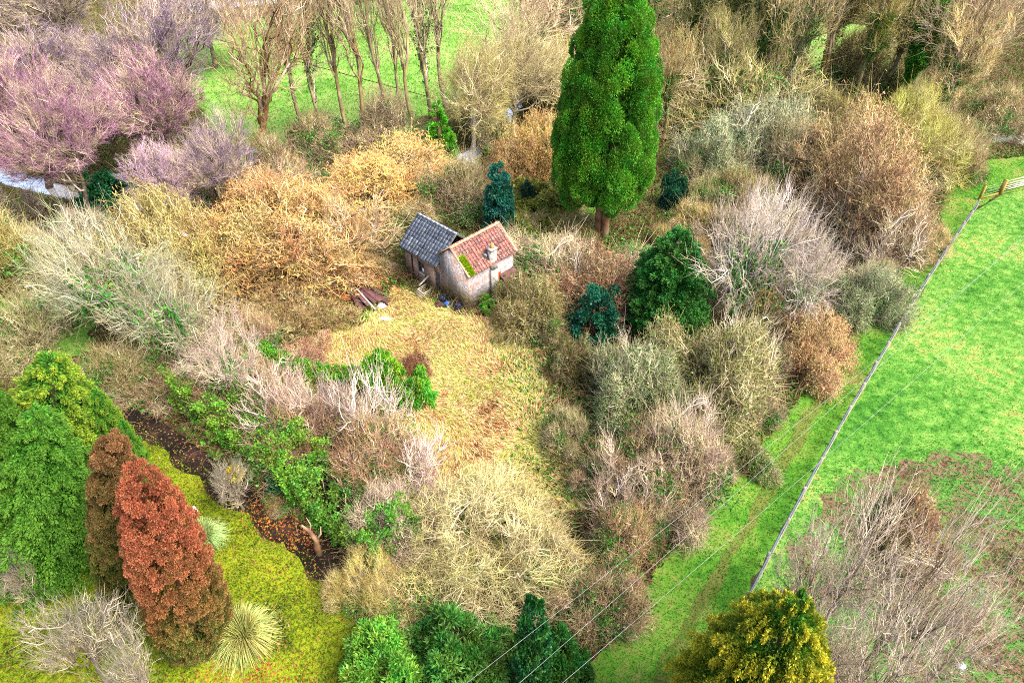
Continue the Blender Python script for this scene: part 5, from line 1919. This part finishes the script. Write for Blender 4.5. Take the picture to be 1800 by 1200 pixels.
TH += [
    (3, 830, 185, 905, 270, '#8c8658', 'olive brush standing in the stream behind the pale trunked tree'),
    (0, 690, 330, 800, 390, '#a5946c', 'straw coloured brush between golden hazel and slate roof'),
    (1, 960, 375, 1045, 430, '#94864c', 'olive yellow brush at the left of the cypress trunk'),
    (2, 1110, 450, 1190, 505, '#a08c6c', 'beige brush between cypress trunk and yew'),
    (3, 1200, 430, 1300, 560, '#958a78', 'grey brush between the yew and the big silvery tree'),
    (0, 1190, 240, 1260, 330, '#8a8a68', 'olive grey brush at the right flank of the cypress'),
    (1, 1290, 230, 1400, 330, '#948c70', 'grey olive brush in front of the pale lichened shrub'),
    (2, 1515, 440, 1575, 510, '#a59478', 'beige fringe bush at the narrow part of the track'),
    (0, 1200, 740, 1275, 840, '#a48c80', 'pinkish fringe bush between olive thicket and track'),
    (1, 1095, 880, 1165, 980, '#9c8468', 'tan fringe bush under the upper cable'),
    (2, 1000, 1010, 1080, 1110, '#8a7258', 'brown fringe bush beside the track near the bottom'),
    (3, 160, 600, 260, 720, '#8a8058', 'olive brush under the grey green spreading tree'),
    (0, 225, 640, 320, 712, '#8c745c', 'brown brush at the head of the dark lane'),
    (1, -30, 330, 60, 420, '#988a86', 'pinkish grey bush below the rose pink alder at the left edge'),
    (1, 420, 560, 500, 630, '#8c6c58', 'reddish brown brush above the curving privet hedge'),
    (2, 250, 470, 340, 560, '#a39c6c', 'yellowish brush between hazel and spreading trees'),
    (3, 20, 520, 130, 640, '#98946c', 'grey yellow brush on the side meadow at the left'),
    (0, 240, 420, 330, 500, '#9a8c74', 'beige brush right of the dark holly'),
    (1, 100, 380, 200, 450, '#8c7c80', 'mauve brown brush under the rose pink alder'),
    (2, 470, 850, 560, 910, '#87603f', 'rusty brush on the ivy hedge top'),
    (3, 880, 940, 1040, 1080, '#aa9a60', 'yellow brown brush at the right of the large yellow bush'),
    (0, 690, 1000, 840, 1120, '#a0985c', 'yellow olive brush under the large yellow bush'),
    (1, 640, 180, 730, 270, '#8c7c68', 'grey brown brush among the row of tall bare trees'),
    (2, 520, 210, 620, 290, '#7c6c54', 'dull brush at the ivied feet of the tall bare trees'),
    (3, 1420, 225, 1500, 300, '#7f7a4c', 'olive brush left of the yellow green willow'),
    (0, 1590, 130, 1680, 220, '#94885c', 'olive brush at the foot of the green ivy tower'),
    (1, 1680, 160, 1800, 250, '#a08f6c', 'beige brush beside the stream at the right edge'),
    (2, 1500, 110, 1600, 190, '#8c8458', 'olive brush behind the yellow green willow'),
    (3, 1180, 60, 1280, 160, '#96885c', 'ochre olive brush behind the mossy dome'),
    (0, 940, 120, 1020, 210, '#8f8050', 'mossy brush behind the catkin hazel'),
    (2, 1135, 390, 1195, 450, '#9a8450', 'ochre brush directly right of the cypress trunk'),
    (3, 1195, 300, 1265, 395, '#6f7448', 'dark olive brush between the cypress and the ochre bush'),
    (0, 1130, 470, 1200, 540, '#8c8060', 'olive beige brush left of the yew'),
    (1, 1225, 380, 1300, 450, '#a59686', 'pale grey brush below the dark holly by the lichened shrubs'),
    (2, 930, 530, 1000, 600, '#7c6c4c', 'brown olive brush left of the dark teal holly'),
    (3, 1060, 590, 1140, 680, '#74744c', 'dark olive brush right of the dark teal holly'),
    (0, 1330, 560, 1400, 660, '#8c7c68', 'greyish brush left of the lone orange hazel'),
    (1, 960, 690, 1030, 800, '#8a8460', 'olive fringe brush on the right rim of the clearing'),
    (2, 1120, 640, 1210, 730, '#8c8858', 'olive tangle between the two lichened thickets'),
    (3, 1010, 800, 1100, 880, '#8a6c58', 'rusty fringe brush at the lower right of the clearing'),
    (0, 880, 380, 960, 440, '#7c7a40', 'mossy green brush behind the tiled roof'),
    (1, 1440, 70, 1540, 165, '#8f8258', 'olive brush in front of the green gap in the wood'),
    (2, 340, 420, 420, 520, '#a08c58', 'yellow brown brush between the two broad hazels'),
    (3, 540, 430, 610, 495, '#8c7450', 'brown brush at the foot of the golden hazels'),
    ]
for v, x0, y0, x1, y1, tw, lb in TH:
    dome('thicket%d' % v, x0, y0, x1, y1, 'bare_bush', 'bush', lb, C(tw, '#75675a'), GTH)

GOL = 'lichened olive thickets'
for v, x0, y0, x1, y1, tw, ex, lb in [
        (0, 1120, 545, 1355, 775, '#9a9468', '#5f6a30', 'largest olive thicket in front of the yew'),
        (1, 985, 600, 1190, 800, '#96a080', '#4f6a34', 'grey green lichened thicket at the clearing edge'),
        (0, 1090, 680, 1230, 830, '#8c8450', '#56642c', 'dark olive thicket over the shadowy hollow'),
        (1, 1185, 200, 1290, 330, '#aab498', '#5c7a44', 'grey green lichened shrub right of the cypress'),
        (0, 1280, 185, 1400, 310, '#a8b094', '#5c7444', 'pale lichened shrub below the mossy dome'),
        (1, 960, 430, 1160, 600, '#7e624a', '#7a5238', 'rusty brown bush above the dark teal holly'),
        (0, 1450, 450, 1570, 580, '#9ca48c', '#5c7a44', 'lichened grey shrub behind the lone orange hazel'),
        (1, 895, 490, 1000, 600, '#8a7c50', '#6a6a30', 'olive brown bush between house and rusty bush')]:
    dome('leafythicket%d' % v, x0, y0, x1, y1, 'lichened_thicket', 'bush', lb, C(tw, '#7a7458', ex), GOL)

dome('lichen0', 625, 862, 1030, 1110, 'lichened_bush', 'bush', 'largest yellow lichened bush at the bottom centre', C('#a69e70', '#aaa488'))
dome('lichen1', 590, 960, 740, 1110, 'lichened_bush', 'bush', 'yellow beige bush left under the largest yellow one', C('#aa9c62', '#a39a70'))
dome('lichen2', 1440, 150, 1650, 315, 'yellow_willow', 'bush', 'yellow green willow dome above the orange tan hazels', C('#a8a65c', '#86803c'))
dome('lichen1', 690, 850, 830, 960, 'lichened_bush', 'bush', 'silvery white bush at the upper left of the yellow one', C('#b8ae98', '#b5b0a0'))

GBR = 'bramble heaps'
for v, x0, y0, x1, y1, tw, ex, lb in [
        (0, 480, 535, 612, 612, '#8c6c4c', '#6f6a30', 'brown and green bramble heap left of the scrap heap'),
        (1, 440, 480, 600, 580, '#8a6a48', '#7a6a3a', 'brown bramble heap below the golden hazels'),
        (0, 500, 610, 600, 665, '#9a705c', '#8a6a50', 'reddish brambles inside the curving privet hedge'),
        (1, 600, 800, 740, 890, '#8a6450', '#7a5a40', 'reddish brambles under the white saplings'),
        (0, 980, 760, 1100, 850, '#7a6a50', '#6a7a30', 'dark brambles at the right rim of the clearing'),
        (1, 1250, 760, 1350, 840, '#8a7a64', '#5a8a34', 'green speckled brambles beside the track'),
        (0, 868, 492, 925, 548, '#7a6048', '#5c6a2c', 'brown brambles at the right foot of the house'),
        (1, 1480, 880, 1640, 1010, '#946a58', '#8a7a50', 'pinkish brown brambles in the field corner'),
        (0, 960, 600, 1050, 690, '#6c5440', '#5a6a2c', 'dark brambles under the dark teal holly'),
        (1, 600, 450, 690, 494, '#7c6044', '#6f6430', 'brown brambles behind the scrap heap')]:
    dome('bramble%d' % v, x0, y0, x1, y1, 'bramble_heap', 'brambles', lb, C(tw, '#6a5544', ex), GBR)

GSC = 'pale leafless trees in the field corner'
for v, tx, ty, by, w_, lb in [
        (0, 1620, 800, 1110, 300, 'widest pale scrub tree in the field corner'),
        (1, 1500, 890, 1130, 190, 'small pale scrub tree nearest the fence'),
        (1, 1760, 830, 1190, 240, 'dark limbed scrub tree at the right edge'),
        (0, 1560, 1000, 1290, 260, 'scrub tree right beside the golden conifer'),
        (1, 1720, 1010, 1350, 300, 'lowest scrub tree in the bottom right corner'),
        (0, 1840, 960, 1240, 200, 'scrub tree cut by the right edge')]:
    tree('scrubtree%d' % v, tx, ty, by, w_, 'scrub_tree', 'tree', lb, C('#a89c92', '#4c403a' if v else '#8c7e74'), GSC)

GOR = 'small gnarled orchard trees'
for v, tx, ty, by, w_, lb in [
        (0, 395, 815, 895, 105, 'gnarled grey orchard tree with a mistletoe ball'),
        (1, 90, 1075, 1210, 200, 'broad lichened orchard tree in the bottom left corner'),
        (0, 5, 975, 1065, 90, 'leaning orchard tree cut by the left edge'),
        (1, 200, 1130, 1250, 120, 'low orchard tree right of the broad lichened one')]:
    tree('orchard%d' % v, tx, ty, by, w_, 'orchard_tree', 'tree', lb, C('#7e796e', '#5c544c'), GOR)
c_ = at(402, 868)


def mistletoe():
    rng = np.random.default_rng(55)
    n = 260
    d = norm(rng.normal(size=(n, 3)))
    V, F = tri_blades(d * .1, d, .42, .1, rng, .3, 2)
    V2, F2 = tri_blades(d * .33, norm(d + rng.normal(size=(n, 3)) * .4), .16, .35, rng, .5, 3)
    o = obj('mistletoe', mesh_np('mistletoe', np.vstack([V, V2]), np.vstack([F, F2 + len(V)]), {'rnd': rng.uniform(0, 1, len(V) + len(V2))}), M['leaf'], color='#a89a20')
    p = at(412, 832, 2.1)
    o.location = p
    tag(o, 'yellow green mistletoe ball on the gnarled orchard tree', 'mistletoe')


mistletoe()


def dead_trunk():
    p = at(562, 972)
    root = empty('dead_trunk', (p[0], p[1], 0))
    tag(root, 'curved dead brown trunk leaning beside the dark lane', 'dead tree')
    mb = MB()
    mb.tube([(0, 0, -.1), (-.08, .05, .5), (-.02, .1, 1.0), (-.25, .2, 1.5), (-.6, .3, 1.9)], [.2, .16, .13, .1, .05], 9)
    mb.build('trunk', M['bark'], root, '#5c4434', True)
    mb = MB()
    mb.tube([(-.02, .1, 1.0), (.25, .2, 1.35), (.3, .3, 1.8)], [.07, .05, .02], 7)
    mb.tube([(-.25, .2, 1.5), (-.2, .4, 1.8), (-.4, .6, 2.1)], [.05, .03, .015], 6)
    mb.build('branch', M['bark'], root, '#77655a', True)


dead_trunk()
crumple('white_plume_board', 'paper', at(346, 905), (.12, .1, .5), 21, 'thin white object sticking up behind the red conifer', 'white board')
crumple('white_sack', 'paper', at(1687, 1175), (.16, .12, .3), 22, 'small white object lying in the scrub of the field corner', 'sack')
